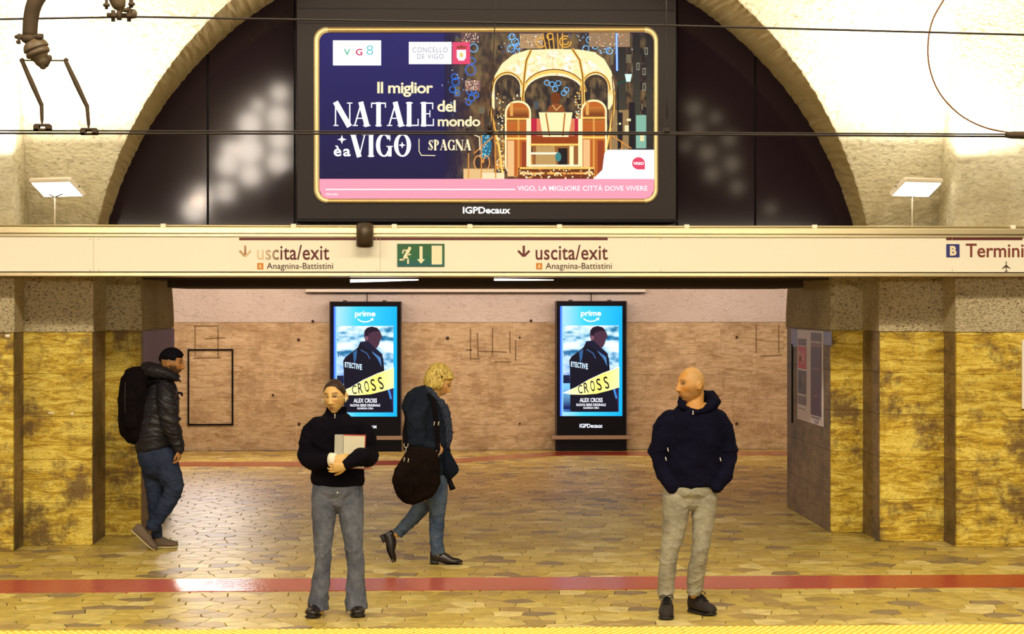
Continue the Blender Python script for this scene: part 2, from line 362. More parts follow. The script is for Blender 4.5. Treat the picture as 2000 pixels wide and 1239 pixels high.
def voronoi_cells(x0, x1, y0, y1, sx, sy, jit):
    nx = int((x1-x0)/sx)+3; ny = int((y1-y0)/sy)+3
    pts = {}
    for j in range(ny):
        for i in range(nx):
            pts[i, j] = (x0+(i-1+0.5*(j % 2))*sx+rng.uniform(-jit, jit)*sx, y0+(j-1)*sy+rng.uniform(-jit, jit)*sy)
    cells = []
    for (i, j), c in pts.items():
        if not (x0-sx < c[0] < x1+sx and y0-sy < c[1] < y1+sy): continue
        poly = [(c[0]-2*sx, c[1]-2*sy), (c[0]+2*sx, c[1]-2*sy), (c[0]+2*sx, c[1]+2*sy), (c[0]-2*sx, c[1]+2*sy)]
        for dj in (-2, -1, 0, 1, 2):
            for di in (-2, -1, 0, 1, 2):
                if di == 0 and dj == 0: continue
                q = pts.get((i+di, j+dj))
                if q is None: continue
                mx, my = (c[0]+q[0])/2, (c[1]+q[1])/2; nx_, ny_ = q[0]-c[0], q[1]-c[1]
                out = []; m = len(poly)
                for k in range(m):
                    a, b = poly[k], poly[(k+1) % m]
                    da = (a[0]-mx)*nx_+(a[1]-my)*ny_; db = (b[0]-mx)*nx_+(b[1]-my)*ny_
                    if da <= 0: out.append(a)
                    if (da <= 0) != (db <= 0):
                        t = da/(da-db); out.append((a[0]+(b[0]-a[0])*t, a[1]+(b[1]-a[1])*t))
                poly = out
                if len(poly) < 3: break
            if len(poly) < 3: break
        if len(poly) < 3: continue
        for ax, val, kg in ((0, x0, True), (0, x1, False), (1, y0, True), (1, y1, False)):
            poly = clip_poly(poly, ax, val, kg)
            if len(poly) < 3: break
        if len(poly) < 3: continue
        cells.append(poly)
    return cells
def tile_geo(bm, poly, gap, z0, z1, mi=0):
    cx = sum(p[0] for p in poly)/len(poly); cy = sum(p[1] for p in poly)/len(poly)
    size = max(0.03, min(math.hypot(p[0]-cx, p[1]-cy) for p in poly)); k = max(0.5, 1-gap/size)
    q = [(cx+(p[0]-cx)*k, cy+(p[1]-cy)*k) for p in poly]; k2 = k-0.004/size
    q2 = [(cx+(p[0]-cx)*k2, cy+(p[1]-cy)*k2) for p in poly]
    lo = [bm.verts.new((*p, z0)) for p in q]; hi = [bm.verts.new((*p, z1-0.002)) for p in q]; tp = [bm.verts.new((*p, z1)) for p in q2]
    n = len(q)
    ar = sum(q[i][0]*q[(i+1) % n][1]-q[(i+1) % n][0]*q[i][1] for i in range(n))/2
    if ar < 0: lo, hi, tp = lo[::-1], hi[::-1], tp[::-1]
    for i in range(n):
        for A, B in ((lo, hi), (hi, tp)):
            f = bm.faces.new((A[i], A[(i+1) % n], B[(i+1) % n], B[i])); f.material_index = mi
    f = bm.faces.new(tp); f.material_index = mi
wts = [0.26, 0.2, 0.16, 0.12, 0.08, 0.06, 0.12]
rest = bmesh.new()
cells = []
cells += [(p, 0) for p in voronoi_cells(-3.3, 4.2, Y_yel, Y_red0, 0.225, 0.205, 0.27)]
cells += [(p, 1) for p in voronoi_cells(-5.2, 6.2, Y_red1, 30.35, 0.225, 0.215, 0.27)]
cells += [(p, 2) for p in voronoi_cells(-5.2, -3.3, Y_yel, Y_red0, 0.225, 0.205, 0.27)]
cells += [(p, 2) for p in voronoi_cells(4.2, 6.2, Y_yel, Y_red0, 0.225, 0.205, 0.27)]
def cdist(p):
    cx = sum(q[0] for q in p)/len(p); cy = sum(q[1] for q in p)/len(p); return cy+max(0, abs(cx-0.5)-3.6)*100
cells.sort(key=lambda c: cdist(c[0]))
for k, (poly, _) in enumerate(cells):
    mi = rng.choice(len(FM), p=wts); zt = -rng.uniform(0, 0.0015)
    if k < 290:
        bm = bmesh.new(); tile_geo(bm, poly, 0.0035, -0.02, zt); obj('paving_stone', bm, FM[mi], floor)
    else: tile_geo(rest, poly, 0.0035, -0.02, zt, mi)
o = obj('paving', rest, FM, floor); tag(o, kind='stuff')
# red stripes
bm = bmesh.new(); box(bm, -12, 13, Y_red0+0.004, Y_red1-0.004, -0.02, 0.001)
for k in range(12):
    y = Y_red0+0.03+k*(Y_red1-Y_red0-0.06)/11; box(bm, -12, 13, y-0.014, y+0.014, 0.0, 0.0035)
tag(obj('trim_1', bm, M['red_tile']), kind='structure', label='ribbed red floor stripe along the platform')
bm = bmesh.new()
lpts = [G(300, 907), G(600, 907), G(850, 903.5), G(980, 894), G(1100, 886), G(1300, 886.5), G(1560, 885)]
lpts = [Vector((-5.2, lpts[0].y, 0))]+lpts+[Vector((6.2, lpts[-1].y, 0))]
for a, b in zip(lpts[:-1], lpts[1:]):
    hw = 0.38
    lo = [bm.verts.new(q) for q in ((a.x, a.y-hw, -0.015), (b.x, b.y-hw, -0.015), (b.x, b.y+hw, -0.015), (a.x, a.y+hw, -0.015))]
    hi = [bm.verts.new((v.co.x, v.co.y, 0.002)) for v in lo]; bm.faces.new(hi); bm.faces.new(lo[::-1])
    for i in range(4): bm.faces.new((lo[i], lo[(i+1) % 4], hi[(i+1) % 4], hi[i]))
bmesh.ops.recalc_face_normals(bm, faces=bm.faces[:])
tag(obj('trim_2', bm, M['red_tile']), kind='structure', label='narrow red floor stripe near the back wall')
# yellow tactile edge
yel = thing('tactile_strip', 'yellow studded warning strip along the platform edge', 'warning strip', (0, 13.5, 0))
for k in range(34):
    x = -4.6+k*0.3
    bm = bmesh.new(); box(bm, x+0.002, x+0.298, 13.22, Y_yel-0.004, -0.02, 0.001, 0.002); obj('tactile_tile', bm, M['yellow_tile'], yel)
bm = bmesh.new()
for r_ in range(11):
    for k in range(196):
        x = -4.57+k*0.052+(0.026 if r_ % 2 else 0); y = 13.27+r_*0.05
        b = 0.016; t = 0.010
        lo = [bm.verts.new((x+sx*b, y+sy*b, 0.001)) for sx, sy in ((-1, -1), (1, -1), (1, 1), (-1, 1))]
        hi = [bm.verts.new((x+sx*t, y+sy*t, 0.007)) for sx, sy in ((-1, -1), (1, -1), (1, 1), (-1, 1))]
        for i in range(4): bm.faces.new((lo[i], lo[(i+1) % 4], hi[(i+1) % 4], hi[i]))
        bm.faces.new(hi)
tag(obj('studs', bm, M['stud'], yel), kind='stuff')
bm = bmesh.new(); box(bm, -12, 13, 13.1, 13.3, -1.1, -0.021); tag(obj('wall_track', bm, M['grout']), kind='structure')
bm = bmesh.new(); box(bm, -12, 13, -4, 13.1, -1.3, -1.1); tag(obj('floor', bm, M['track']), kind='structure')
bm = bmesh.new(); box(bm, -12, 13, -4, 1.2, -1.1, -0.02); tag(obj('floor', bm, M['grout']), kind='structure')

# ---------------------------------------------------------------- back wall
bm = bmesh.new(); box(bm, -8, 9, YW+0.03, YW+0.3, -0.1, 1.9); box(bm, -8, 9, YW-0.012, YW+0.3, 1.9, 3.2, mi=1)
wb = tag(obj('wall_back', bm, [M['joint'], M['plaster_pink']]), kind='structure', label='back wall of travertine slabs under pinkish plaster')
zc = [0.0, 0.37, 0.745, 1.12, 1.5, 1.898]
for r_ in range(5):
    x = -5.6+rng.uniform(0, 0.8)
    while x < 6.6:
        wd = rng.choice([0.85, 0.95, 1.15, 1.3, 0.6])
        bm = bmesh.new(); pr = rng.uniform(0, 0.004)
        box(bm, x+0.0008, x+wd-0.0008, YW-pr*0.5, YW+0.035, zc[r_]+0.001, zc[r_+1]-0.001, 0); obj('stone_slab', bm, M['travertine'], wb); x += wd
# ghost outlines and drill holes left on the stone
bm = bmesh.new()
def mark(pts, wpx, Y):
    for (a, b) in zip(pts[:-1], pts[1:]):
        A, B = P(*a, Y), P(*b, Y); d = (B-A).normalized(); n_ = Vector((-d.z, 0, d.x))*(wpx*Y/F/2)
        vs = [bm.verts.new(q) for q in (A-n_, B-n_, B+n_, A+n_)]; bm.faces.new(vs)
for pts in ([(378, 637), (427, 637)], [(381, 637), (381, 697)], [(426, 640), (426, 699)], [(378, 700), (432, 699)], [(400, 662), (440, 660)],
            [(919, 642), (919, 700)], [(932, 650), (934, 698)], [(962, 640), (962, 695)], [(996, 648), (996, 690)], [(1007, 665), (1007, 705)], [(910, 684), (922, 684)], [(935, 686), (990, 688)], [(965, 707), (998, 707)], [(917, 701), (938, 701)],
            [(1477, 634), (1477, 690)], [(1521, 634), (1521, 690)], [(1485, 696), (1528, 694)]):
    mark(pts, 2.2, YW-0.0065)
tag(obj('ghost_outline', bm, simple('faint_glue_mark', (0.25, 0.16, 0.07), 0.8), wb), label='faint brown outlines where old signs hung')
bm = bmesh.new()
for (x, y, r) in ((611, 628, 3), (1037, 627, 3), (583, 664, 3), (874, 661, 3.5), (1015, 660, 2), (584, 829, 3), (1015, 828, 2), (1439, 659, 2.5), (1439, 828, 3), (533, 772, 2.5)):
    p = P(x, y, YW-0.014); cyl(bm, (p.x, YW-0.016, p.z), (p.x, YW+0.01, p.z), r*YW/F, 10)
obj('drill_hole', bm, simple('dark_hole', (0.06, 0.03, 0.015), 0.9), wb)
# ---------------------------------------------------------------- piers
def pier(name, label, Xs, side):
    xa, xb, xc = Xs; s = side; xo = xa+s*4.0            # s=+1 right, -1 left ; faces run outwards from the opening
    t = 0.045
    bm = bmesh.new()
    box(bm, xa+s*t, xo, YA+t, 26, 0, ZS, mi=0); box(bm, xb+s*t, xa+s*t, YB+t, YD-0.3, 0, ZS, mi=0); box(bm, xc+s*t, xb+s*t, YC+t, YD-t, 0, ZS, mi=0)
    # rough plaster above the stone
    box(bm, xa-s*0.012, xo, YA-0.012, 26, ZS, 2.80, mi=1); box(bm, xb-s*0.012, xa, YB-0.012, YD-0.3, ZS, 2.80, mi=1)
    o = tag(obj(name, bm, [M['joint'], M['plaster_dirty']]), kind='structure', label=label)
    # inner block, its edge swelling slightly where the arch springs
    bm = bmesh.new(); n = 10
    for i in range(n+1):
        z = ZS+(2.8-ZS)*i/n; dx = -0.012+0.10*max(0, (z-ZS-0.1)/1.1)**1.3
        x = xc+s*dx
        for yy in (YC-0.012, YD+0.01): bm.verts.new((x, yy, z))
        for yy in (YD+0.01, YC-0.012): bm.verts.new((xb+s*0.3, yy, z))
    bm.verts.ensure_lookup_table()
    for i in range(n):
        for j in range(4):
            a = i*4+j; b = i*4+(j+1) % 4; bm.faces.new([bm.verts[k] for k in (a, b, b+4, a+4)])
    bm.faces.new([bm.verts[k] for k in range(4)]); bmesh.ops.recalc_face_normals(bm, faces=bm.faces[:])
    obj('springer', bm, M['plaster_dirty'], o)
    zz = [0.0, 0.385, 0.775, 1.165, 1.55, ZS-0.002]
    for r_ in range(5):
        z0, z1 = zz[r_]+0.0012, zz[r_+1]-0.0012
        def slab(x0, x1, y0, y1, m):
            b_ = bmesh.new(); box(b_, x0, x1, y0, y1, z0, z1, 0.0015); obj('stone_slab', b_, m, o)
        off = 0.9 if r_ % 2 else 1.5
        slab(xa, xa+s*off, YA, YA+t, M['gold_stone']); slab(xa+s*(off+0.004), xa+s*(off+1.6), YA, YA+t, M['gold_stone'])
        slab(xb, xa-s*0.003+s*t, YB, YB+t, M['gold_stone'])
        slab(xc, xb-s*0.003+s*t, YC, YC+t, M['gold_stone'])
        slab(xa, xa+s*t, YA+t+0.002, YB+t, M['shaded_stone']); slab(xb, xb+s*t, YB+t+0.002, YC+t, M['shaded_stone'])
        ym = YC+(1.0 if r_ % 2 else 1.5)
        slab(xc, xc+s*t, YC+t+0.002, ym-0.003, M['shaded_stone']); slab(xc, xc+s*t, ym, YD, M['shaded_stone'])
    return o
wl = pier('wall_left', 'stepped travertine pier beside the backpack man', XL, -1)
wr = pier('wall_right', 'stepped travertine pier carrying the notice', XR, 1)

# ---------------------------------------------------------------- vault wall with arch
def VY(z): return 7.5+math.sqrt(max(0, 11.9**2-(z+0.41)**2))
bm = bmesh.new(); NA, NR = 360, 40
x0, x1, z0, z1 = -9.0, 10.0, 1.95, 9.0
grid = []
for i in range(NA+1):
    th = math.pi*(-0.003+1.006*i/NA)
    dx, dz = math.cos(th), math.sin(th)
    jt = rng.uniform(-0.007, 0.007)
    ex_, ez_ = XC+(RA+jt*0.7)*dx, ZC+(RA+jt*0.7)*dz
    tt = []
    if dx > 1e-6: tt.append((x1-XC)/dx)
    if dx < -1e-6: tt.append((x0-XC)/dx)
    if dz > 1e-6: tt.append((z1-ZC)/dz)
    T = min([t_ for t_ in tt if t_ > 0])
    row = []
    for j in range(NR+1):
        f_ = (j/NR)**1.5; X = ex_*(1-f_)+(XC+T*dx)*f_; Z = ez_*(1-f_)+(ZC+T*dz)*f_
        row.append(bm.verts.new((X, VY(Z), Z)))
    grid.append(row)
inner = []
for i in range(NA+1):
    v = grid[i][0]; rows = [v]
    for k in range(1, 5):
        y = v.co.y+(YL+0.25-v.co.y)*k/4; a = Vector((v.co.x-XC, 0, v.co.z-ZC)).normalized()
        rr = RA+rng.uniform(-0.006, 0.006)
        rows.append(bm.verts.new((XC+a.x*rr, y, ZC+a.z*rr)))
    inner.append(rows)
for i in range(NA):
    for j in range(NR): f = bm.faces.new((grid[i][j], grid[i+1][j], grid[i+1][j+1], grid[i][j+1])); f.smooth = True
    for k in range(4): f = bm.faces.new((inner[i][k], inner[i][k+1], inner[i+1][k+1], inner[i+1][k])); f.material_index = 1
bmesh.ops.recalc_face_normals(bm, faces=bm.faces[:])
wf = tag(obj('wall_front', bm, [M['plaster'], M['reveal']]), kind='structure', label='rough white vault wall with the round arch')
# projecting pilasters above the sign band
for s, xa in ((-1, XL[0]), (1, XR[0])):
    bm = bmesh.new(); n = 24; xo = xa+s*4.2; rows = []
    for i in range(n+1):
        z = 2.4+(5.2-2.4)*i/n; f_ = max(0, (z-4.0))/1.0
        yy = min(YA, VY(z)-0.0) if z > 4.65 else YA
        rd = 0.05
        rows.append([bm.verts.new(q) for q in ((xa, VY(z)+0.05, z), (xa, yy+rd, z), (xa+s*rd*0.3, yy+rd*0.3, z), (xa+s*rd, yy, z), (xo, yy, z))])
    for i in range(n):
        for j in range(4): f = bm.faces.new((rows[i][j], rows[i][j+1], rows[i+1][j+1], rows[i+1][j])); f.smooth = True
    bmesh.ops.recalc_face_normals(bm, faces=bm.faces[:])
    obj('pilaster', bm, M['plaster'], wf)
# rest of the barrel vault
bm = bmesh.new(); prof = []
for i in range(41):
    a0 = math.asin((9.0+0.41)/11.9); a = a0+(math.pi-0.0-a0)*i/40
    prof.append((7.5+11.9*math.cos(a), -0.41+11.9*math.sin(a)))
for i in range(40):
    (ya, za), (yb, zb) = prof[i], prof[i+1]
    vs = [bm.verts.new(q) for q in ((-14, ya, za), (14, ya, za), (14, yb, zb), (-14, yb, zb))]; bm.faces.new(vs)
tag(obj('ceiling', bm, M['vault_top']), kind='structure', label='barrel vault over the tracks')
# dark lunette panels
wlun = bmesh.new(); box(wlun, XC-RA-0.1, XC+RA+0.1, YL+0.06, YL+0.2, 2.55, 5.8)
lun = tag(obj('wall_lunette', wlun, M['black']), kind='structure', label='dark panelled infill of the arch')
seams = [120, 406, 576, 940, 1322, 1475, 1760]
for a, b in zip(seams[:-1], seams[1:]):
    bm = bmesh.new(); box(bm, P(a, 300, YL).x+0.008, P(b, 300, YL).x-0.008, YL, YL+0.07, 2.5, 5.75, 0.003)
    q = obj('dark_panel', bm, M['panel'], lun)
# slab over the passage
bm = bmesh.new(); box(bm, -8, 9, 21.9, YW, 3.1, 3.3); tag(obj('ceiling', bm, M['plaster_pink']), kind='structure', label='passage ceiling')
# ---------------------------------------------------------------- flat print canvas
class Canvas:
    def __init__(self, mapf, nrm, step=0.0001, base=0.0):
        self.f = mapf; self.n = Vector(nrm); self.step = step; self.k = 0; self.base = base
        self.v = []; self.fc = []; self.c = []
    def lay(self): self.k += 1
    def off(self): return self.n*(self.base+self.k*self.step)
    def poly(self, pts, col, cols=None, new=True):
        if new: self.k += 1
        o = self.off(); i0 = len(self.v)
        for p in pts: self.v.append(self.f(*p)+o)
        self.fc.append(list(range(i0, i0+len(pts)))); self.c.append(cols if cols else [col]*len(pts))
    def rect(self, x0, y0, x1, y1, col, new=True, cols=None): self.poly([(x0, y0), (x1, y0), (x1, y1), (x0, y1)], col, cols, new)
    def rrect(self, x0, y0, x1, y1, r, col, new=True):
        pts = []
        for cx, cy, a0 in ((x1-r, y0+r, -90), (x1-r, y1-r, 0), (x0+r, y1-r, 90), (x0+r, y0+r, 180)):
            for k in range(7): a = math.radians(a0+15*k); pts.append((cx+r*math.cos(a), cy+r*math.sin(a)))
        self.poly(pts, col, None, new)
    def ell(self, cx, cy, rx, ry, col, n=24, new=True): self.poly([(cx+rx*math.cos(2*math.pi*i/n), cy+ry*math.sin(2*math.pi*i/n)) for i in range(n)], col, None, new)
    def line(self, pts, w, col, new=True):
        if new: self.k += 1
        for a, b in zip(pts[:-1], pts[1:]):
            dx, dy = b[0]-a[0], b[1]-a[1]; l = math.hypot(dx, dy) or 1; nx, ny = -dy/l*w/2, dx/l*w/2; ex, ey = dx/l*w*0.2, dy/l*w*0.2
            self.poly([(a[0]+nx-ex, a[1]+ny-ey), (b[0]+nx+ex, b[1]+ny+ey), (b[0]-nx+ex, b[1]-ny+ey), (a[0]-nx-ex, a[1]-ny-ey)], col, None, False)
    def arc(self, cx, cy, rx, ry, a0, a1, w, col, n=18, new=True):
        self.line([(cx+rx*math.cos(math.radians(a0+(a1-a0)*i/n)), cy+ry*math.sin(math.radians(a0+(a1-a0)*i/n))) for i in range(n+1)], w, col, new)
    def grad(self, x0, y0, x1, y1, stops, vert=True, n=16):
        self.k += 1
        def cc(t):
            for (p0, c0), (p1, c1) in zip(stops[:-1], stops[1:]):
                if t <= p1: u = (t-p0)/(p1-p0); return tuple(a*(1-u)+b*u for a, b in zip(c0, c1))
            return stops[-1][1]
        for i in range(n):
            a, b = i/n, (i+1)/n; ca, cb = cc(a), cc(b)
            if vert: self.poly([(x0, y0+(y1-y0)*a), (x1, y0+(y1-y0)*a), (x1, y0+(y1-y0)*b), (x0, y0+(y1-y0)*b)], None, [ca, ca, cb, cb], False)
            else: self.poly([(x0+(x1-x0)*a, y0), (x0+(x1-x0)*b, y0), (x0+(x1-x0)*b, y1), (x0+(x1-x0)*a, y1)], None, [ca, cb, cb, ca], False)
    def field(self, x0, y0, x1, y1, nx, ny, fn, inside=None):
        self.k += 1; o = self.off(); i0 = len(self.v); cc = []
        for j in range(ny+1):
            for i in range(nx+1):
                x = x0+(x1-x0)*i/nx; y = y0+(y1-y0)*j/ny; self.v.append(self.f(x, y)+o); cc.append(fn(x, y))
        for j in range(ny):
            for i in range(nx):
                if inside and not inside(x0+(x1-x0)*(i+.5)/nx, y0+(y1-y0)*(j+.5)/ny): continue
                q = [j*(nx+1)+i, j*(nx+1)+i+1, (j+1)*(nx+1)+i+1, (j+1)*(nx+1)+i]; self.fc.append([i0+k for k in q]); self.c.append([cc[k] for k in q])
    def text(self, s, x0, y0, x1, y1, col, bold=0.0, rot=0.0, shear=0.0, fade=None, space=1.0, new=True):
        V, FF = glyphs(s, bold, shear, space)
        if new: self.k += 1
        mn = V.min(0); mx = V.max(0); i0 = len(self.v); o = self.off(); cx, cy = (x0+x1)/2, (y0+y1)/2; cr, sr = math.cos(math.radians(rot)), math.sin(math.radians(rot))
        for q in V:
            u = (q[0]-mn[0])/(mx[0]-mn[0]); t = (q[1]-mn[1])/(mx[1]-mn[1])
            x = x0+(x1-x0)*u-cx; y = y1-(y1-y0)*t-cy
            self.v.append(self.f(cx+x*cr-y*sr, cy+x*sr+y*cr)+o)
        for f in FF:
            self.fc.append([i0+k for k in f]); 
            if fade: self.c.append([fade(V[k][0], mn[0], mx[0]) for k in f])
            else: self.c.append([col]*len(f))
    def build(self, name, mat, parent):
        me = bpy.data.meshes.new(name); off = top_loc(parent) if parent else Vector((0, 0, 0))
        me.from_pydata([tuple(v-off) for v in self.v], [], self.fc)
        ca = me.color_attributes.new('Col', 'FLOAT_COLOR', 'CORNER')
        flat = []
        for cols in self.c:
            for c in cols: flat += [c[0], c[1], c[2], 1.0]
        ca.data.foreach_set('color', flat)
        return link(name, me, mat, parent)
from mathutils import noise as mnoise
def fbm(x, y, s=1.0, z=0.0): return sum(mnoise.noise(Vector((x*s*2**i, y*s*2**i, z+i*7.3)))/1.7**i for i in range(4))
def mixl(c0, c1, t): t = max(0, min(1, t)); return tuple(p_*(1-t)+q_*t for p_, q_ in zip(c0, c1))
_gc = {}
def glyphs(s, bold, shear, space):
    key = (s, bold, shear, space)
    if key in _gc: return _gc[key]
    cu = bpy.data.curves.new('lettering', 'FONT'); cu.body = s; cu.size = 1.0; cu.offset = bold; cu.shear = shear; cu.space_character = space; cu.resolution_u = 4
    o = bpy.data.objects.new('lettering', cu); COL.objects.link(o)
    bpy.context.view_layer.update()
    me = o.to_mesh(); V = np.array([v.co[:] for v in me.vertices]); FF = [list(p.vertices) for p in me.polygons]
    o.to_mesh_clear(); bpy.data.objects.remove(o); bpy.data.curves.remove(cu)
    _gc[key] = (V, FF); return V, FF
# display capitals with thick and thin strokes: strokes (x0,y0,x1,y1,w) and bowls on a unit-high cell, y up
SER = {
 'N': (0.98, [(.10, .02, .10, .98, .07), (.12, .98, .82, .02, .24), (.86, .02, .86, .98, .07), (.0, .03, .24, .03, .06), (.0, .97, .26, .97, .06), (.72, .97, .99, .97, .06)], []),
 'A': (0.92, [(.10, .02, .46, .98, .08), (.44, .98, .76, .02, .22), (.22, .33, .66, .33, .06), (.0, .03, .26, .03, .06), (.56, .03, .94, .03, .06)], []),
 'T': (0.84, [(.42, .02, .42, .97, .20), (.04, .96, .80, .96, .08), (.05, .78, .05, .98, .06), (.79, .78, .79, .98, .06), (.26, .03, .58, .03, .06)], []),
 'L': (0.74, [(.22, .02, .22, .98, .20), (.06, .97, .40, .97, .06), (.06, .035, .70, .035, .07), (.70, .02, .70, .30, .06)], []),
 'E': (0.78, [(.22, .02, .22, .98, .20), (.06, .965, .70, .965, .07), (.70, .72, .70, .98, .06), (.06, .035, .74, .035, .07), (.74, .02, .74, .30, .06), (.22, .52, .55, .52, .06), (.55, .38, .55, .66, .05)], []),
 'V': (0.92, [(.16, .98, .50, .02, .22), (.52, .02, .82, .98, .07), (.0, .97, .36, .97, .06), (.66, .97, .96, .97, .06)], []),
 'I': (0.42, [(.21, .02, .21, .98, .20), (.04, .03, .38, .03, .06), (.04, .97, .38, .97, .06)], []),
 'G': (0.96, [(.80, .04, .80, .44, .16), (.62, .45, .96, .45, .06), (.80, .70, .80, .98, .05)], [(.48, .50, .46, .51, 35, 325, .20, .07)]),
 'O': (1.02, [], [(.51, .50, .48, .51, 0, 360, .20, .07)]),
 'S': (0.66, [(.60, .70, .60, .98, .05), (.06, .02, .06, .32, .05), (.16, .72, .52, .26, .20)], [(.34, .73, .24, .24, 20, 200, .10, .07), (.34, .26, .26, .25, 200, 380, .10, .07)]),
 'P': (0.74, [(.20, .02, .20, .98, .20), (.04, .97, .40, .97, .06), (.04, .03, .38, .03, .06)], [(.36, .72, .30, .26, -90, 90, .18, .06)]),
}
def serif_text(cv, s, x0, y0, x1, y1, col):
    tw = sum(SER[c][0] for c in s)+0.04*(len(s)-1); H = y1-y0; sx = (x1-x0)/tw; x = x0; cv.lay()
    for c in s:
        wd, st, bowls = SER[c]
        for (a, b, c2, d, w_) in st:
            X0, Y0, X1, Y1 = x+a*sx, y1-b*H, x+c2*sx, y1-d*H
            cv.line([(X0, Y0), (X1, Y1)], w_*sx*(1.22 if w_ > 0.15 else 0.95), col, False)
        for (cx, cy, rx, ry, a0, a1, wt, wn) in bowls:
            n = 26; outer = []; inner_ = []
            for i in range(n+1):
                a = math.radians(a0+(a1-a0)*i/n); outer.append((x+(cx+rx*math.cos(a))*sx, y1-(cy+ry*math.sin(a))*H)); inner_.append((x+(cx+(rx-wt*1.2)*math.cos(a))*sx, y1-(cy+(ry-wn)*math.sin(a))*H))
            for i in range(n): cv.poly([outer[i], outer[i+1], inner_[i+1], inner_[i]], col, None, False)
        x += (wd+0.04)*sx

# ---------------------------------------------------------------- sign band
YF = 17.86
def pf(Y): return lambda x, y: P(x, y, Y)
def zf(py, Y=YF): return P(1000, py, Y).z
bm = bmesh.new()
band = thing('sign_band', 'long cream metal sign band spanning above the platform with exit directions', 'sign', (0.6, YF, zf(540)))
box(bm, -7.5, 8.5, YF, YF+0.9, zf(531), zf(462)); obj('enamel_board', bm, M['cream'], band)
bm = bmesh.new(); box(bm, -7.5, 8.5, YF-0.03, YF+0.9, zf(540), zf(533), 0.004); obj('lower_trim', bm, M['trim_metal'], band)
bm = bmesh.new(); box(bm, -7.5, 8.5, YF-0.02, YF+0.9, zf(463), zf(458.5), 0.003); box(bm, -7.5, 8.5, YF-0.045, YF+0.9, zf(457), zf(446.5), 0.004); box(bm, -7.5, 8.5, YF+0.02, YF+0.9, zf(459), zf(445), 0); obj('upper_trim', bm, M['trim_metal'], band)
for x in (176, 193, 735, 1290, 1860):
    for y in (467, 528):
        p = P(x, y, YF); bm = bmesh.new(); ellipsoid(bm, (p.x, YF, p.z), 0.006, 0.004, 0.006, seg=8); obj('rivet', bm, M['trim_metal'], band)
jl = simple('joint_line', (0.5, 0.42, 0.28), 0.6)
for x in (182, 742): bm = bmesh.new(); box(bm, P(x, 500, YF).x, P(x+0.8, 500, YF).x, YF-0.001, YF+0.01, zf(531), zf(463)); obj('board_joint', bm, jl, band)
cv = Canvas(pf(YF), (0, -1, 0), 0.00015, 0.0008)
DR = srgb(92, 22, 22); cr = srgb(236, 222, 190)
cv.rect(467, 464.5, 1187, 469.5, DR); cv.rect(1848, 464.5, 1997, 469.5, DR)
def arrow(x, col, fade=False):
    c2 = srgb(190, 150, 110) if fade else col
    cv.poly([(x-2.2, 480), (x+2.2, 480), (x+2.2, 500), (x-2.2, 500)], None, [c2, c2, col, col])
    cv.line([(x-10.5, 490.5), (x-1, 500.5)], 4.4, c2 if fade else col); cv.line([(x+10.5, 490.5), (x+1, 500.5)], 4.4, srgb(215, 190, 150) if fade else col)
arrow(479, srgb(150, 95, 65), True); arrow(1023, DR)
def fd(x, a, b):
    t = (x-a)/(b-a); u = min(1, max(0, (t-0.06)/0.28)); pale = srgb(226, 205, 170)
    return tuple(p*(1-u)+q*u for p, q in zip(pale, DR))
cv.text('uscita/exit', 502, 478.5, 643, 508, DR, 0.012, fade=fd, space=1.04)
cv.text('uscita/exit', 1046, 478.5, 1187, 508, DR, 0.012, space=1.04)
for x in (502.5, 1047):
    cv.rect(x, 514, x+12, 526.5, srgb(205, 130, 30)); cv.text('A', x+3, 516, x+9, 524.5, cr, 0.02)
    cv.text('Anagnina-Battistini', x+18.5, 513.5, x+148, 529.5, srgb(70, 40, 30), 0.006, space=1.02)
cv.rect(1848, 477, 1874, 503, srgb(45, 45, 120)); cv.text('B', 1855, 480.5, 1868, 499.5, cr, 0.05)
cv.text('Termini', 1886, 476, 1999, 503, srgb(120, 50, 30), 0.012)
g_ = srgb(70, 50, 40)
cv.line([(1965, 511), (1965, 532)], 1.6, g_); cv.poly([(1965, 517), (1973.5, 524.5), (1973.5, 525.5), (1965, 522), (1956.5, 525.5), (1956.5, 524.5)], g_); cv.line([(1962, 530), (1968, 530)], 1.2, g_)
cv.build('lettering', M['print'], band)
# exit pictogram plate
ex_s = thing('exit_sign', 'green emergency exit plate with running figure and down arrow on the sign band', 'exit sign', P(822, 522, YF-0.006))
bm = bmesh.new(); a, b = P(776, 521, YF), P(868, 476.5, YF); box(bm, a.x, b.x, YF-0.012, YF-0.001, a.z, b.z, 0.001); obj('plate', bm, simple('exit_green_edge', srgb(30, 90, 50), 0.4), ex_s)
cv = Canvas(pf(YF-0.012), (0, -1, 0), 0.00012, 0.001)
cv.grad(777, 477.5, 867, 520.5, [(0, srgb(40, 92, 50)), (0.6, srgb(20, 98, 60)), (1, srgb(10, 88, 96))], n=8)
cw = srgb(238, 228, 195)
cv.rect(843, 480, 863.5, 517, cw); cv.line([(822.3, 482.5), (822.3, 507)], 6, cw); cv.poly([(814.5, 506.5), (830, 506.5), (822.3, 515.5)], cw)
cv.ell(800, 485.5, 3.2, 3.4, cw); cv.line([(798, 489), (791, 503)], 6.5, cw); cv.line([(797, 490), (787.5, 488.8), (786.5, 495)], 2.6, cw); cv.line([(798, 492), (796, 498.5), (802, 497)], 2.6, cw)
cv.line([(790, 500), (788.5, 507.5), (781, 507.5)], 3.4, cw); cv.line([(792, 500), (797, 506), (797, 515)], 3.6, cw)
cv.build('pictogram', M['print'], ex_s)
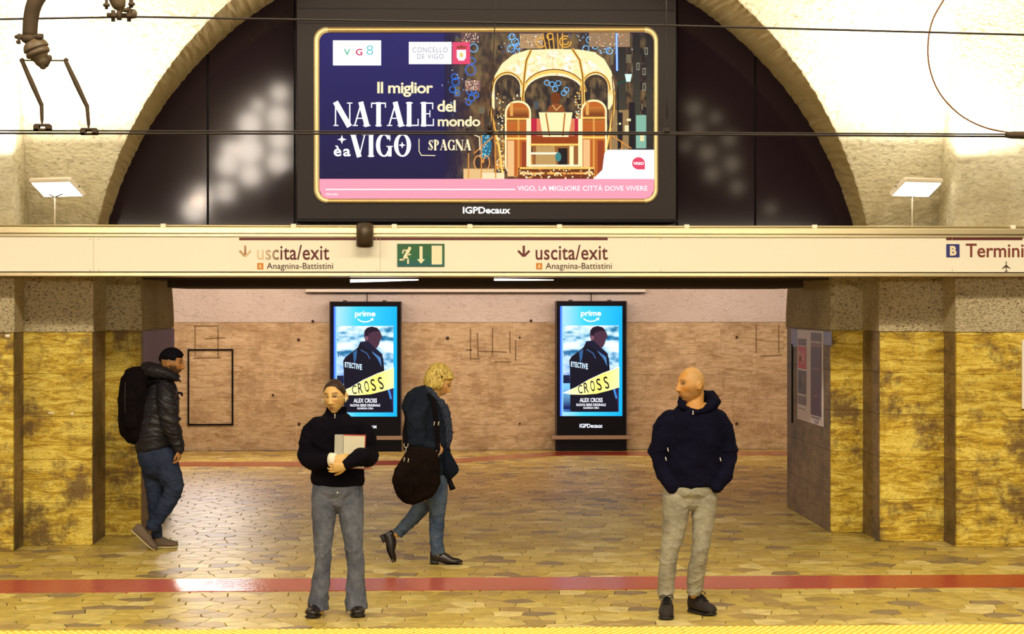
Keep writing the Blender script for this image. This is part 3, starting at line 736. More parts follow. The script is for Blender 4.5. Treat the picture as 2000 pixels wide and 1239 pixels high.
# conduit along the top
cd = thing('conduit', 'thin metal conduit pipe clipped along the top of the sign band', 'pipe', (0.6, YF+0.05, zf(442)))
bm = bmesh.new(); zt = zf(442.3); cyl(bm, (-7.4, YF+0.03, zt), (8.4, YF+0.03, zt), 0.0105, 10); obj('pipe', bm, M['trim_metal'], cd)
for x in (318, 573, 770, 918, 1093, 1342, 1592, 1980):
    p = P(x, 441, YF); bm = bmesh.new(); box(bm, p.x-0.022, p.x+0.022, YF+0.012, YF+0.06, zt-0.014, zt+0.019, 0.002); obj('clip', bm, M['cream'], cd)
# cylinder spot
p = P(712.5, 460, YF-0.14)
sp = thing('spotlight', 'dark cylindrical downlight hanging in front of the sign band', 'spotlight', p)
b0 = P(712.5, 481, YF-0.14); b1 = P(712.5, 437, YF-0.14); R_ = 0.073
bm = bmesh.new()
prof = [(R_*0.88, b0.z+0.12), (R_*0.88, b0.z), (R_, b0.z-0.002), (R_, b1.z-0.012), (R_-0.012, b1.z), (0.001, b1.z+0.003)]
rings = [[bm.verts.new((b0.x+r*math.cos(2*math.pi*j/28)+0.02*0, b0.y+r*math.sin(2*math.pi*j/28), z)) for j in range(28)] for r, z in prof]
for i in range(len(rings)-1):
    for j in range(28): f = bm.faces.new((rings[i][j], rings[i][(j+1) % 28], rings[i+1][(j+1) % 28], rings[i+1][j])); f.smooth = True
bm.faces.new(rings[0]); bmesh.ops.recalc_face_normals(bm, faces=bm.faces[:])
bmesh.ops.rotate(bm, verts=bm.verts, cent=p, matrix=Matrix.Rotation(math.radians(-9), 3, 'X'))
obj('housing', bm, simple('bronze_tube', (0.075, 0.05, 0.03), 0.4, 0.4), sp)
bm = bmesh.new(); box(bm, p.x-0.02, p.x+0.02, p.y+0.05, YF, zf(455), zf(447), 0.002); obj('bracket', bm, M['dark_metal'], sp)
# dark canopy box and its tubes, cable tray
can = thing('canopy_beam', 'dark box beam under the sign band across the passage opening', 'beam', (P(940, 560, 20).x, 20, 2.33))
bm = bmesh.new(); zb = P(900, 565, 21.3).z
box(bm, P(368, 560, 21.3).x, P(1511, 560, 21.3).x, 19.6, 21.3, zb, 2.70, 0.004); obj('casing', bm, M['ceiling_dark'], can)
bm = bmesh.new(); box(bm, XL[2]+0.005, XR[2]-0.005, 19.5, 21.7, P(900, 551, 21.7).z, 2.70, 0.003); obj('valance', bm, M['ceiling_dark'], can)
for (xa, ya, xb, yb, h, nm) in ((684, 549, 817, 546.5, 3.2, 'left'), (965, 546.5, 1083, 546.8, 2.2, 'right')):
    A, B = P(xa, ya, 18.75), P(xb, yb, 18.6)
    tb = thing('tube_lamp', 'white glowing tube lamp under the beam, ' + ('thicker one below the exit plate' if nm == 'left' else 'thinner one below the second exit lettering'), 'lamp', A)
    A2 = Vector((A.x, 18.75, A.z)); B2 = Vector((B.x, 18.75, B.z))
    bm = bmesh.new(); tube(bm, [(*A2, h*18.7/F), (*((A2+B2)/2), h*0.75*18.7/F), (*B2, 0.35*h*18.7/F)], 10, 2, flat=True); obj('tube', bm, M['tube_white'], tb)
    bm = bmesh.new(); zz_ = max(A2.z, B2.z); cyl(bm, (A2.x+0.08, 18.77, A2.z), (A2.x+0.08, 18.85, zz_+0.05), 0.006, 8); obj('holder', bm, M['dark_metal'], tb); bm = bmesh.new(); cyl(bm, (B2.x-0.08, 18.77, B2.z), (B2.x-0.08, 18.85, zz_+0.05), 0.006, 8); obj('holder', bm, M['dark_metal'], tb)
tr = bmesh.new(); box(tr, P(597, 570, YW-0.1).x, P(1261, 570, YW-0.1).x, YW-0.12, YW-0.02, P(900, 571, YW-0.1).z, 2.5, 0.004); box(tr, P(597, 570, YW-0.1).x, P(1261, 570, YW-0.1).x, YW-0.125, YW-0.02, P(900, 572.5, YW-0.1).z, P(900, 571.2, YW-0.1).z, mi=1)
tag(obj('cable_tray', tr, [M['white_paint'], M['housing']]), 'white cable trunking on the back wall above both advertising screens', 'trunking')

# ---------------------------------------------------------------- advertising kiosks
def kiosk(fx, label_extra):
    YK = 30.12; f = lambda x, y: P(*fx(x, y), YK)
    W0, W1, Z1, Z0 = f(1086, 880).x, f(1224, 880).x, f(1150, 588.5).z, 0.0
    k = thing('advertising_screen', label_extra, 'advertising screen', ((W0+W1)/2, YK, 0))
    bm = bmesh.new(); box(bm, W0, W1, YK, YW-0.02, 0.0, Z1, 0.006)
    obj('case', bm, M['black'], k)
    bm = bmesh.new()                                    # thin metal edge round the front
    zb_ = f(1150, 859).z; e = 0.012
    for (x0_, x1_, z0_, z1_) in ((W0-0.004, W0+e, zb_, Z1+0.004), (W1-e, W1+0.004, zb_, Z1+0.004), (W0+e, W1-e, Z1-e*0.5, Z1+0.004)):
        box(bm, x0_, x1_, YK-0.012, YK+0.02, z0_, z1_, 0.002)
    obj('edge_strip', bm, simple('kiosk_edge', (0.10, 0.07, 0.06), 0.35, 0.5), k)
    a, b = f(1077, 858.5), f(1234, 850.5)
    bm = bmesh.new(); box(bm, a.x, b.x, YK-0.06, YW-0.02, a.z, b.z, 0.003); obj('ledge', bm, simple('kiosk_ledge', (0.36, 0.25, 0.16), 0.4, 0.3), k)
    for xx in (1115, 1191):
        a, b = f(xx-4, 589), f(xx+4, 586); bm = bmesh.new(); box(bm, a.x, b.x, YK+0.05, YK+0.12, Z1-0.01, b.z, 0.002); obj('lifting_lug', bm, M['dark_metal'], k)
    c = Canvas(f, (0, -1, 0), 0.00012, 0.001)
    c.grad(1094, 598, 1215.5, 813, [(0, srgb(170, 215, 255)), (0.35, srgb(60, 200, 238)), (1, srgb(0, 168, 225))], False)
    c.grad(1093.6, 598, 1099, 813, [(0, srgb(20, 60, 240)), (1, srgb(120, 190, 250))], False, 3)
    c.grad(1100, 636, 1208.5, 805, [(0, srgb(120, 195, 225)), (0.25, srgb(30, 150, 190)), (0.4, srgb(170, 220, 245)), (0.55, srgb(70, 140, 190)), (0.75, srgb(20, 30, 70)), (1, srgb(18, 8, 38))], n=20)
    def skyc(x, y):
        t = (y-636)/100; n_ = fbm(x*0.6, y*1.5, 0.045, 3.0)+0.25*math.sin(y*0.16)
        base_ = mixl(srgb(60, 165, 200), srgb(90, 165, 215), t); col = mixl(base_, srgb(225, 242, 252), 0.5+n_*1.3); return mixl(col, srgb(15, 80, 130), -n_*1.6-0.15)
    c.field(1100, 636, 1208.5, 728, 44, 40, skyc)
    c.field(1100, 728, 1208.5, 805, 26, 20, lambda x, y: mixl(mixl(srgb(60, 120, 190), srgb(18, 10, 44), (x-1100)/30), srgb(60, 40, 90), (x-1190)/30+0.3*fbm(x, y, .05)))
    for i in range(9): c.rect(1100.5+i*1.7, 690+(i*7) % 13, 1101.6+i*1.7, 740, srgb(200-i*8, 225-i*6, 250))
    c.rect(1100, 733, 1113, 749, srgb(15, 25, 60)); c.field(1100, 749, 1114, 800, 4, 12, lambda x, y: mixl(srgb(120, 190, 240), srgb(16, 30, 90), (y-755)/40))
    # an anonymous figure in a dark jacket seen from behind
    jk = srgb(10, 12, 30)
    c.poly([(1113, 722), (1112, 704), (1117, 696), (1131, 686), (1140, 678), (1145, 667), (1160, 665), (1175, 680), (1186, 690), (1189, 700), (1191, 722), (1196, 750), (1205, 780), (1207, 804), (1114, 804)], jk)
    c.poly([(1131, 688), (1139, 682), (1137, 700), (1133, 712)], srgb(45, 90, 140)); c.poly([(1162, 676), (1176, 686), (1184, 698), (1186, 716), (1178, 700), (1168, 688)], srgb(70, 120, 175)); c.line([(1146, 683), (1158, 690), (1163, 700)], 1.6, srgb(60, 100, 160)); c.line([(1197, 752), (1204, 778)], 4, srgb(60, 130, 200))
    c.poly([(1155, 668), (1152, 655), (1153, 645), (1158, 639.5), (1166, 637.5), (1176, 639.5), (1183, 647), (1187, 657), (1183, 664), (1181, 672), (1176, 680), (1168, 676), (1160, 669)], srgb(70, 42, 60))
    c.poly([(1153.5, 652), (1154, 644), (1159, 639), (1167, 637), (1177, 639.5), (1183, 646), (1170, 647), (1161, 651), (1159, 660)], srgb(26, 16, 34)); c.ell(1157, 660, 3, 4.5, srgb(120, 78, 96))
    c.poly([(1145, 668), (1160, 666), (1176, 682), (1188, 692), (1184, 698), (1165, 684), (1150, 676)], srgb(16, 20, 44))
    for ch, xa_, xb_, q_ in (('E', 1115.2, 1118.6, 0), ('T', 1119.0, 1123.2, 1), ('E', 1123.8, 1127.4, 2), ('C', 1127.8, 1132.0, 3), ('T', 1132.2, 1136.2, 4), ('I', 1137.0, 1138.6, 5), ('V', 1139.0, 1143.6, 6), ('E', 1144.2, 1148.2, 7)): c.text(ch, xa_, 706.5+q_*0.6, xb_, 716.5+q_*0.75, srgb(205, 230, 250), 0.03)
    ty = srgb(238, 226, 110); tl = srgb(250, 244, 170)
    tape = [(1100, 768), (1125, 757), (1150, 742), (1178, 729), (1209.5, 717.5), (1209.5, 757), (1190, 763), (1165, 769.5), (1140, 771.5), (1115, 771)]
    c.poly(tape, None, [srgb(230, 245, 250), ty, ty, ty, tl, tl, tl, ty, ty, srgb(240, 240, 190)])
    c.line(tape[:5], 1.0, srgb(250, 250, 240))
    for ch, x, y0_, y1_, r_ in (('C', 1129, 752, 769, -4), ('R', 1140.5, 747.5, 767.5, -7), ('O', 1153, 743.5, 765, -9), ('S', 1165.5, 739.5, 763, -11), ('S', 1180, 735.5, 760, -13)):
        c.text(ch, x, y0_, x+8.6, y1_, srgb(12, 12, 20), 0.008, rot=r_)
    c.text('prime', 1134.5, 607, 1174, 620.5, srgb(250, 255, 255), 0.025)
    c.arc(1154, 615, 17, 13, 35, 145, 2.2, srgb(245, 252, 255)); c.poly([(1164, 621.5), (1170.5, 620.5), (1169, 627), (1167.5, 623.5)], srgb(245, 252, 255))
    wh = srgb(245, 245, 255)
    c.text('ALEX CROSS', 1132, 777.5, 1177, 786, wh, 0.022); c.text('NUOVA SERIE ORIGINALE', 1125.5, 788.5, 1183, 793.5, wh, 0.022); c.text('GUARDA ORA', 1139, 795, 1170, 799, wh, 0.02)
    c.text('IGPDecaux', 1132, 828, 1177, 836, srgb(235, 240, 255), 0.028)
    c.build('screen_picture', M['kiosk_screen'], k)
    a = f(1157, 588); bm = bmesh.new(); cyl(bm, (a.x, YW-0.05, Z1-0.01), (a.x, YW-0.05, P(900, 573, YW-0.1).z), 0.007, 8)
    obj('power_cable', bm, M['wire'], k)
    return k
kiosk(lambda x, y: (x, y), 'tall black advertising screen with blue poster beside the bald man')
kiosk(lambda x, y: (652+(x-1094)*(775.5-652)/(1215.5-1094), y+(1.0 if y < 700 else 1.0)), 'tall black advertising screen with blue poster behind the woman holding a folder')

# frame outline on the wall, notices
a, b = P(366.5, 831.5, YW-0.02), P(455.5, 682, YW-0.02); bm = bmesh.new(); e = 0.022
for (x0_, x1_, z0_, z1_) in ((a.x, a.x+e, a.z, b.z), (b.x-e, b.x, a.z, b.z), (a.x+e, b.x-e, a.z, a.z+e), (a.x+e, b.x-e, b.z-e, b.z)): box(bm, x0_, x1_, YW-0.03, YW-0.003, z0_, z1_, 0.001)
tag(obj('wall_notice', bm, M['black']), 'empty thin black rectangular frame on the travertine back wall', 'frame')
xw = XR[2]-0.002
nb = thing('notice_board', 'white notice with two tall printed columns on the side of the stone pier', 'notice', PX(1583, 830, xw))
bm = bmesh.new(); pa, pb = PX(1558.5, 700, xw), PX(1608, 700, xw)
yn, yfar = min(pa.y, pb.y), max(pa.y, pb.y); zt_ = PX(1583, 645.5, xw).z; zb_ = PX(1583, 826, xw).z
box(bm, xw-0.006, xw+0.001, yn, yfar, zb_, zt_); obj('sheet', bm, simple('notice_paper', (0.80, 0.72, 0.78), 0.5), nb)
def fs(x, y):                                    # unit coordinates on the notice: x 0..1 far to near, y 0..1 downwards
    return Vector((xw-0.006, yfar+(yn-yfar)*x, zt_+(zb_-zt_)*y))
c = Canvas(fs, (-1, 0, 0), 0.00015, 0.0008)
c.rect(0.03, 0.10, 0.37, 0.175, srgb(105, 90, 125)); c.rect(0.03, 0.185, 0.37, 0.43, srgb(215, 40, 80))
c.text('MA', 0.06, 0.23, 0.32, 0.37, srgb(225, 150, 155), 0.03, rot=0)
c.rect(0.03, 0.45, 0.37, 0.71, srgb(80, 70, 95)); c.ell(0.25, 0.54, 0.07, 0.05, srgb(120, 100, 95)); c.ell(0.12, 0.60, 0.06, 0.06, srgb(38, 32, 50)); c.rect(0.03, 0.73, 0.37, 0.83, srgb(120, 105, 125))
for i in range(6): c.rect(0.06, 0.115+i*0.01, 0.06+0.05*(3+(i*7) % 4), 0.119+i*0.01, srgb(150, 135, 160)); c.rect(0.06, 0.74+i*0.014, 0.30-0.02*(i % 3), 0.746+i*0.014, srgb(150, 140, 150))
for i in range(3): c.rect(0.06+0.1*i, 0.87, 0.12+0.1*i, 0.88, srgb(60, 40, 60))
c.rect(0.56, 0.02, 0.95, 0.115, srgb(105, 90, 125)); c.rect(0.56, 0.13, 0.95, 0.165, srgb(150, 95, 120)); c.rect(0.56, 0.17, 0.95, 0.905, srgb(82, 44, 100))
for i in range(26):
    big = i in (8, 19); c.rect(0.60+0.03*((i*5) % 3), 0.19+i*0.026, 0.90-0.04*((i*3) % 4), 0.195+i*0.026+(0.014 if big else 0), srgb(150, 100, 125) if big else srgb(98, 60, 108))
c.rect(0.60, 0.92, 0.92, 0.935, srgb(110, 90, 100)); c.rect(0.72, 0.95, 0.84, 0.985, srgb(170, 160, 210))
c.build('print', M['print'], nb)
tcm = simple('torn_blue_paper', (0.34, 0.38, 0.80), 0.6)
for (u0, u1, v0, v1) in ((-0.28, -0.02, 0.0, 0.20), (1.02, 1.30, 0.0, 0.14)):
    q0, q1 = fs(u0, v0), fs(u1, v1); bm = bmesh.new(); box(bm, xw-0.004, xw+0.001, q0.y, q1.y, q1.z, q0.z); obj('torn_corner', bm, tcm, nb)
p0 = PX(1547.5, 670, xw); bm = bmesh.new(); box(bm, xw-0.014, xw-0.001, p0.y-0.03, p0.y, P(1547, 826, p0.y).z, P(1547, 672, p0.y).z, 0.002)
tag(obj('cable_cover', bm, M['black']), 'thin black vertical strip at the far edge of the pier with the notice', 'strip')
p0, p1 = P(1996.5, 799, YA-0.03), P(2060, 664, YA-0.03); bm = bmesh.new(); box(bm, p0.x, p1.x, YA-0.03, YA-0.002, p0.z, p1.z, 0.002)
nf = thing('wall_notice', 'white framed panel cut off at the edge of the golden pier', 'notice', (p0.x, YA-0.02, p0.z)); obj('frame', bm, M['white_paint'], nf)
bm = bmesh.new(); box(bm, p0.x+0.03, p1.x-0.03, YA-0.033, YA-0.028, p0.z+0.03, p1.z-0.03); obj('sheet', bm, M['paper'], nf)
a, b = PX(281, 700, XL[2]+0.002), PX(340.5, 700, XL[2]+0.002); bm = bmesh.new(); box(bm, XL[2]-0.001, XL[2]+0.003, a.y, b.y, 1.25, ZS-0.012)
obj('faded_poster', bm, simple('violet_spill', (0.34, 0.27, 0.62), 0.7, bump=0.002, bscale=60), wl)  # added sheet; its violet stands in for screen light on the pier side
# worn sticker remains
for (x, y, w_, h_) in ((100, 807, 12, 2.5), (141, 808, 5, 4), (15, 656, 9, 5)):
    YY = YB if x > 26 else YA; a, b = P(x-w_/2, y+h_/2, YY), P(x+w_/2, y-h_/2, YY); bm = bmesh.new(); box(bm, a.x, b.x, YY-0.002, YY+0.001, a.z, b.z); obj('sticker_scrap', bm, M['white_paint'], wl)

# ---------------------------------------------------------------- billboard
YBB = 19.12
bb = thing('billboard', 'big glowing landscape billboard with a golden carriage picture in the dark arch', 'billboard', (P(950, 432, YBB).x, YBB, P(950, 432, YBB).z))
a, b = P(579, 432, YBB), P(1321, -6, YBB)
bm = bmesh.new(); box(bm, a.x, b.x, YBB, YL-0.002, a.z, b.z, 0.006); obj('housing', bm, M['housing'], bb)
for y in (18, 47): bm = bmesh.new(); box(bm, a.x+0.02, b.x-0.02, YBB-0.004, YBB+0.01, P(900, y+0.8, YBB).z, P(900, y-0.8, YBB).z); obj('seam', bm, M['black'], bb)
bm = bmesh.new(); box(bm, a.x-0.01, b.x+0.01, YBB-0.03, YL-0.01, P(900, 434, YBB).z, P(900, 428, YBB).z, 0.002)
obj('seam', bm, M['black'], bb)
def rr_pts(x0, y0, x1, y1, r, n=8):
    pts = []
    for cx, cy, a0 in ((x1-r, y0+r, -90), (x1-r, y1-r, 0), (x0+r, y1-r, 90), (x0+r, y0+r, 180)):
        for k in range(n+1): t_ = math.radians(a0+90*k/n); pts.append((cx+r*math.cos(t_), cy+r*math.sin(t_)))
    return pts
bm = bmesh.new(); O_ = rr_pts(613, 53, 1285, 397, 26); I_ = rr_pts(624, 64, 1276.5, 388, 18)
lev = [(O_, 0.0), (O_, 0.022), ([((a_[0]*0.6+b_[0]*0.4), (a_[1]*0.6+b_[1]*0.4)) for a_, b_ in zip(O_, I_)], 0.035), (I_, 0.026), (I_, 0.0)]
rg = [[bm.verts.new(P(*p_, YBB)+Vector((0, -d_, 0))) for p_ in L_] for L_, d_ in lev]
n_ = len(O_)
for i in range(4):
    for j in range(n_):
        f = bm.faces.new((rg[i][j], rg[i][(j+1) % n_], rg[i+1][(j+1) % n_], rg[i+1][j]))
        cx_ = (O_[j][0]+O_[(j+1) % n_][0])/2; f.material_index = 1 if (cx_ < 700 or cx_ > 1200) else 0; f.smooth = True
bmesh.ops.recalc_face_normals(bm, faces=bm.faces[:]); obj('screen_frame', bm, [M['brass'], M['brass2']], bb)
bm = bmesh.new()                                   # bright sleeves over the frame corners
for xs in ((708, 560), (1190, 1340)):
    for yy in (58.5, 393):
        q = P(xs[0], yy, YBB); x_in = q.x
c = Canvas(pf(YBB-0.006), (0, -1, 0), 0.00008, 0.0)
navy = srgb(26, 22, 84); dkn = srgb(20, 14, 62)
c.rrect(623, 63, 1277, 389, 17, navy)
c.grad(625, 66, 900, 350, [(0, srgb(30, 26, 100)), (0.5, navy), (1, dkn)])
c.grad(868, 65, 1277, 350, [(0, dkn), (0.10, srgb(30, 22, 44)), (0.3, srgb(66, 52, 42)), (0.8, srgb(54, 44, 44)), (1, srgb(16, 12, 22))], False, 18)
rs = random.Random(4)
def nightc(x, y):
    t = (x-868)/60; n_ = fbm(x, y*0.6, 0.03, 1.0); f_ = fbm(x*1.4, y*0.5, 0.09, 5.0)
    col = mixl(srgb(46, 36, 40), srgb(120, 98, 66), 0.25+n_*0.9+f_*0.6); col = mixl(col, srgb(12, 8, 20), -f_*1.2+(x-1225)/60)
    warm = math.exp(-((x-1080)/120)**2-((y-260)/120)**2); col = mixl(col, srgb(200, 120, 50), warm*(0.35+0.5*f_)); return mixl(dkn, col, t)
c.field(868, 65, 1277, 350, 120, 84, nightc)
for i in range(60):                                   # dim facades and windows
    x = rs.uniform(880, 1270); y = rs.uniform(70, 250); d_ = rs.choice([(88, 76, 58), (60, 50, 44), (108, 98, 76), (30, 24, 30)]); c.rect(x, y, min(1275, x+rs.uniform(3, 12)), y+rs.uniform(8, 24), srgb(*d_))
for x0_, x1_ in ((1205, 1222), (1236, 1250), (1262, 1275)): c.grad(x0_, 70, x1_, 345, [(0, srgb(28, 22, 30)), (0.5, srgb(60, 56, 48)), (1, srgb(20, 14, 24))], True, 4)
for (x, y) in ((1258, 140), (1258, 170), (1246, 130), (1262, 100)): c.rect(x-3, y-7, x+3, y+7, srgb(150, 150, 130)); c.rect(x-1.8, y-5.5, x+1.8, y+5.5, srgb(50, 46, 40))
c.rect(1190, 215, 1235, 300, srgb(150, 120, 80)); c.rect(1242, 225, 1262, 290, srgb(130, 180, 160)); c.rect(1208, 220, 1216, 290, srgb(30, 20, 30)); c.rect(1228, 200, 1240, 292, srgb(24, 18, 30))
for (x, y) in ((1205, 240), (1220, 245), (1250, 262), (1224, 232)): c.rect(x, y, x+8, y+rs.uniform(3, 14), srgb(235, 225, 170))
sky = srgb(40, 120, 235); cyan = srgb(110, 190, 255)
for (x, y, r) in ((925, 94, 8), (922, 119, 6), (919, 137, 10), (917, 180, 5), (925, 176, 6), (921, 192, 6), (930, 186, 5), (915, 200, 5), (890, 160, 7), (884, 175, 6), (893, 182, 5), (888, 150, 6), (998, 95, 7), (1006, 82, 7), (1000, 72, 6), (1012, 90, 6), (1144, 95, 6), (1152, 78, 7), (1162, 90, 6), (1175, 84, 6), (1190, 100, 6), (1078, 165, 6), (1084, 172, 6), (1066, 160, 5), (1090, 160, 5), (1102, 180, 5)):
    c.arc(x, y, r, r, 0, 360, 1.6, cyan if y < 100 or x > 1000 else sky, 14)
for i in range(150):
    x = rs.choice([rs.gauss(888, 9), rs.gauss(1005, 10), rs.gauss(1165, 22), rs.gauss(1190, 12)]); y = rs.uniform(66, 104) if x > 950 else rs.uniform(70, 235); c.rect(x, y, x+1.8, y+1.8, srgb(*rs.choice([(60, 130, 240), (130, 200, 255), (220, 240, 255)])), new=(i % 10 == 0))
c.rect(908, 157, 938, 178, srgb(130, 95, 90)); c.rect(1150, 64, 1230, 92, srgb(150, 120, 90)); c.rect(900, 64, 936, 84, srgb(90, 66, 70)); c.rect(1015, 66, 1060, 95, srgb(175, 140, 100))
for i in range(260):
    bx = rs.choice([(908, 938, 157, 178), (1150, 1230, 64, 92), (900, 936, 64, 84), (1015, 1060, 66, 96)]); x = rs.uniform(bx[0], bx[1]-2); y = rs.uniform(bx[2], bx[3]-2); c.rect(x, y, x+1.7, y+1.7, srgb(*rs.choice([(255, 220, 170), (200, 120, 90), (250, 240, 220), (90, 70, 90)])), new=(i % 20 == 0))
c.line([(1204, 66), (1205, 138)], 4.5, srgb(70, 140, 255)); c.line([(1204, 66), (1205, 138)], 2, srgb(190, 225, 255))
c.line([(1206, 170), (1208, 300)], 3, srgb(10, 24, 26)); c.line([(1205, 165), (1222, 158)], 3, srgb(20, 70, 60)); c.poly([(1220, 145), (1234, 145), (1231, 160), (1223, 160)], srgb(215, 250, 235))
# the carriage
go = srgb(255, 205, 100); gy = srgb(255, 238, 180); gd = srgb(186, 110, 38); gb = srgb(120, 62, 22)
dome = [(957+0, 205), (958, 180), (965, 150), (980, 125), (1002, 107), (1030, 98), (1080, 96), (1130, 97), (1160, 102), (1180, 116), (1194, 140), (1200, 170), (1198, 200)]
c.poly(dome+[(1190, 215), (1150, 190), (1080, 190), (1010, 190), (966, 215)], gy)
c.field(962, 99, 1197, 190, 90, 36, lambda x, y: mixl(mixl(gy, (1.0, 1.0, 0.92), 0.4+fbm(x, y, .06)), srgb(246, 190, 96), -0.15+fbm(x, y, .12, 4)*1.3+((x-1080)/140)**4), lambda x, y: ((x-1080)/117)**2+((y-190)/90)**2 < 1)
for k in range(900):
    x = rs.uniform(962, 1196); y = rs.uniform(100, 186)
    if ((x-1080)/118)**2+((y-205)/106)**2 < 1: c.rect(x, y, x+2.4, y+1.6, srgb(*rs.choice([(255, 252, 225), (255, 224, 140), (252, 205, 120), (255, 244, 190)])), new=(k % 60 == 0))
dk = srgb(66, 48, 38)
def arch(cx, top, rx, bot, col):
    ry = min(rx, 34); c.poly([(cx-rx, bot)]+[(cx-rx*math.cos(math.radians(t)), top+ry-ry*math.sin(math.radians(t))) for t in range(0, 181, 12)]+[(cx+rx, bot)], col)
arch(991, 146, 25, 330, dk); arch(1082, 148, 56, 330, dk); arch(1163, 146, 24, 330, dk)
for cx_, rx_, top_ in ((991, 24, 152), (1082, 55, 154), (1163, 23, 152)):
    c.field(cx_-rx_, top_, cx_+rx_, 330, 26, 44, lambda x, y: mixl(mixl(srgb(42, 32, 34), srgb(130, 104, 70), fbm(x*1.5, y*.6, .07, 2)+0.25), srgb(225, 150, 70), (y-250)/90+fbm(x, y, .08, 9)*.8-.2), lambda x, y: ((x-cx_)/rx_)**2+(max(0, top_+34-y)/34)**2 < 1)
for i in range(16):
    x = rs.uniform(970, 1185); y = rs.uniform(175, 255); c.rect(x, y, x+rs.uniform(3, 8), y+rs.uniform(5, 16), srgb(*rs.choice([(90, 74, 60), (120, 100, 76), (30, 22, 30), (70, 80, 90)])))
c.arc(991, 176, 30, 34, 180, 360, 5, go); c.arc(991, 176, 30, 34, 180, 360, 1.6, gb); c.arc(1082, 182, 61, 42, 185, 355, 6, go); c.arc(1082, 182, 62, 46, 185, 355, 2, gb); c.arc(1163, 176, 28, 34, 180, 360, 5, go); c.arc(1163, 176, 28, 34, 180, 360, 1.6, gb)
for (x, y) in ((1078, 165), (1084, 174), (1068, 162), (1090, 163), (1101, 182), (1106, 176)): c.arc(x, y, 5, 5, 0, 360, 1.5, cyan, 12)
for pts in ([(1037, 99), (1028, 118), (1024, 150), (1021, 190), (1021, 262)], [(1118, 97), (1132, 118), (1138, 150), (1139, 190), (1139, 262)]): c.line(pts, 6, go); c.line(pts, 2.2, gb)
c.line([(960, 190), (958, 215), (966, 250), (975, 290), (982, 345)], 4, go); c.line([(1199, 180), (1198, 215), (1192, 250), (1184, 290), (1176, 340)], 4, go); c.line([(965, 150), (959, 190), (963, 250)], 2, gb); c.line([(1195, 150), (1199, 190), (1194, 250)], 2, gb)
for x0_, x1_ in ((968, 984), (996, 1012), (1122, 1132)):
    for k in range(70): x = rs.uniform(x0_, x1_); y = rs.uniform(180, 345); c.rect(x, y, x+2.6, y+2.6, srgb(*rs.choice([(255, 250, 215), (255, 214, 120), (230, 160, 70)])), new=(k % 20 == 0))
for cx_, x0_, x1_, y0_ in ((1012, 986, 1037, 197), (1159, 1134, 1185, 195)):          # the two open doors
    c.rrect(x0_, y0_, x1_, 345, 23, gy); c.rrect(x0_+3.5, y0_+4, x1_-3.5, 345, 20, srgb(190, 98, 36)); c.grad(x0_+6, y0_+14, x1_-6, y0_+44, [(0, srgb(200, 120, 50)), (0.5, srgb(120, 56, 20)), (1, srgb(190, 110, 44))])
    c.rect(x0_+3.5, y0_+34, x1_-3.5, y0_+37, go); c.rect(cx_-1.5, y0_+37, cx_+2.5, 345, srgb(220, 150, 70)); c.rect(x0_+10, y0_+4, x0_+16, y0_+30, srgb(225, 160, 80)); c.rect(x0_+4, y0_+72, x1_-4, y0_+76, go)
    c.rect(x0_+5, y0_+78, x0_+18, 345, srgb(240, 190, 130)); c.rect(x1_-18, y0_+80, x1_-6, 345, srgb(150, 60, 28))
c.rect(1037, 232, 1134, 280, srgb(190, 30, 60)); c.rect(1048, 232, 1060, 280, srgb(225, 120, 90)); c.rect(1112, 232, 1122, 280, srgb(225, 130, 90)); c.rect(1037, 266, 1134, 282, srgb(150, 60, 20)); c.rect(1034, 281, 1134, 285, go)
c.poly([(1052, 220), (1118, 220), (1110, 268), (1060, 268)], gy); c.line([(1066, 222), (1073, 266)], 3, gd); c.line([(1103, 222), (1099, 266)], 3, gd)
c.ell(1085, 192, 9.5, 12, srgb(112, 52, 20)); c.poly([(1068, 219), (1072, 208), (1080, 203), (1091, 203), (1100, 208), (1103, 219)], srgb(140, 74, 34)); c.line([(1079, 206), (1086, 216), (1096, 206)], 1.8, srgb(230, 180, 110))
c.rect(1040, 286, 1130, 325, srgb(150, 92, 46)); c.poly([(1047, 286), (1083, 286), (1086, 322), (1046, 322)], srgb(190, 150, 92)); c.rect(1036, 298, 1096, 302, srgb(255, 245, 215)); c.rect(1090, 290, 1108, 324, srgb(24, 14, 22)); c.ell(1090, 307, 6, 9, srgb(60, 130, 130)); c.rect(1112, 286, 1120, 324, gy)
c.rect(1036, 322, 1134, 326, srgb(255, 240, 200)); c.rect(1028, 232, 1035, 326, srgb(255, 236, 190)); c.rect(1129, 232, 1134, 326, gy)
c.rect(1012, 328, 1160, 350, srgb(110, 50, 24)); c.rect(1015, 327, 1160, 330.5, go); c.rect(1015, 337, 1160, 341, srgb(240, 170, 80)); 
for k in range(90): x = rs.uniform(1012, 1158); y = rs.uniform(330, 347); c.rect(x, y, x+3, y+3, srgb(*rs.choice([(255, 240, 190), (180, 90, 40), (90, 40, 20), (245, 190, 100)])), new=(k % 15 == 0))
for x, y, r in ((1022, 345, 8), (1050, 348, 7), (1090, 348, 8), (1150, 345, 9)): c.arc(x, y-4, r*0.8, r*0.6, 180, 360, 2, gy, 8)
for x in (1066, 1074, 1082, 1090, 1098): c.line([(x, 96), (x-3+(x-1082)*0.2, 66)], 2.2, srgb(230, 170, 70))
for cx_, cy_, r in ((1104, 82, 11), (1104, 82, 6), (1056, 84, 9), (1074, 72, 6)): c.arc(cx_, cy_, r, r, 0, 300, 2.6, srgb(225, 165, 70))
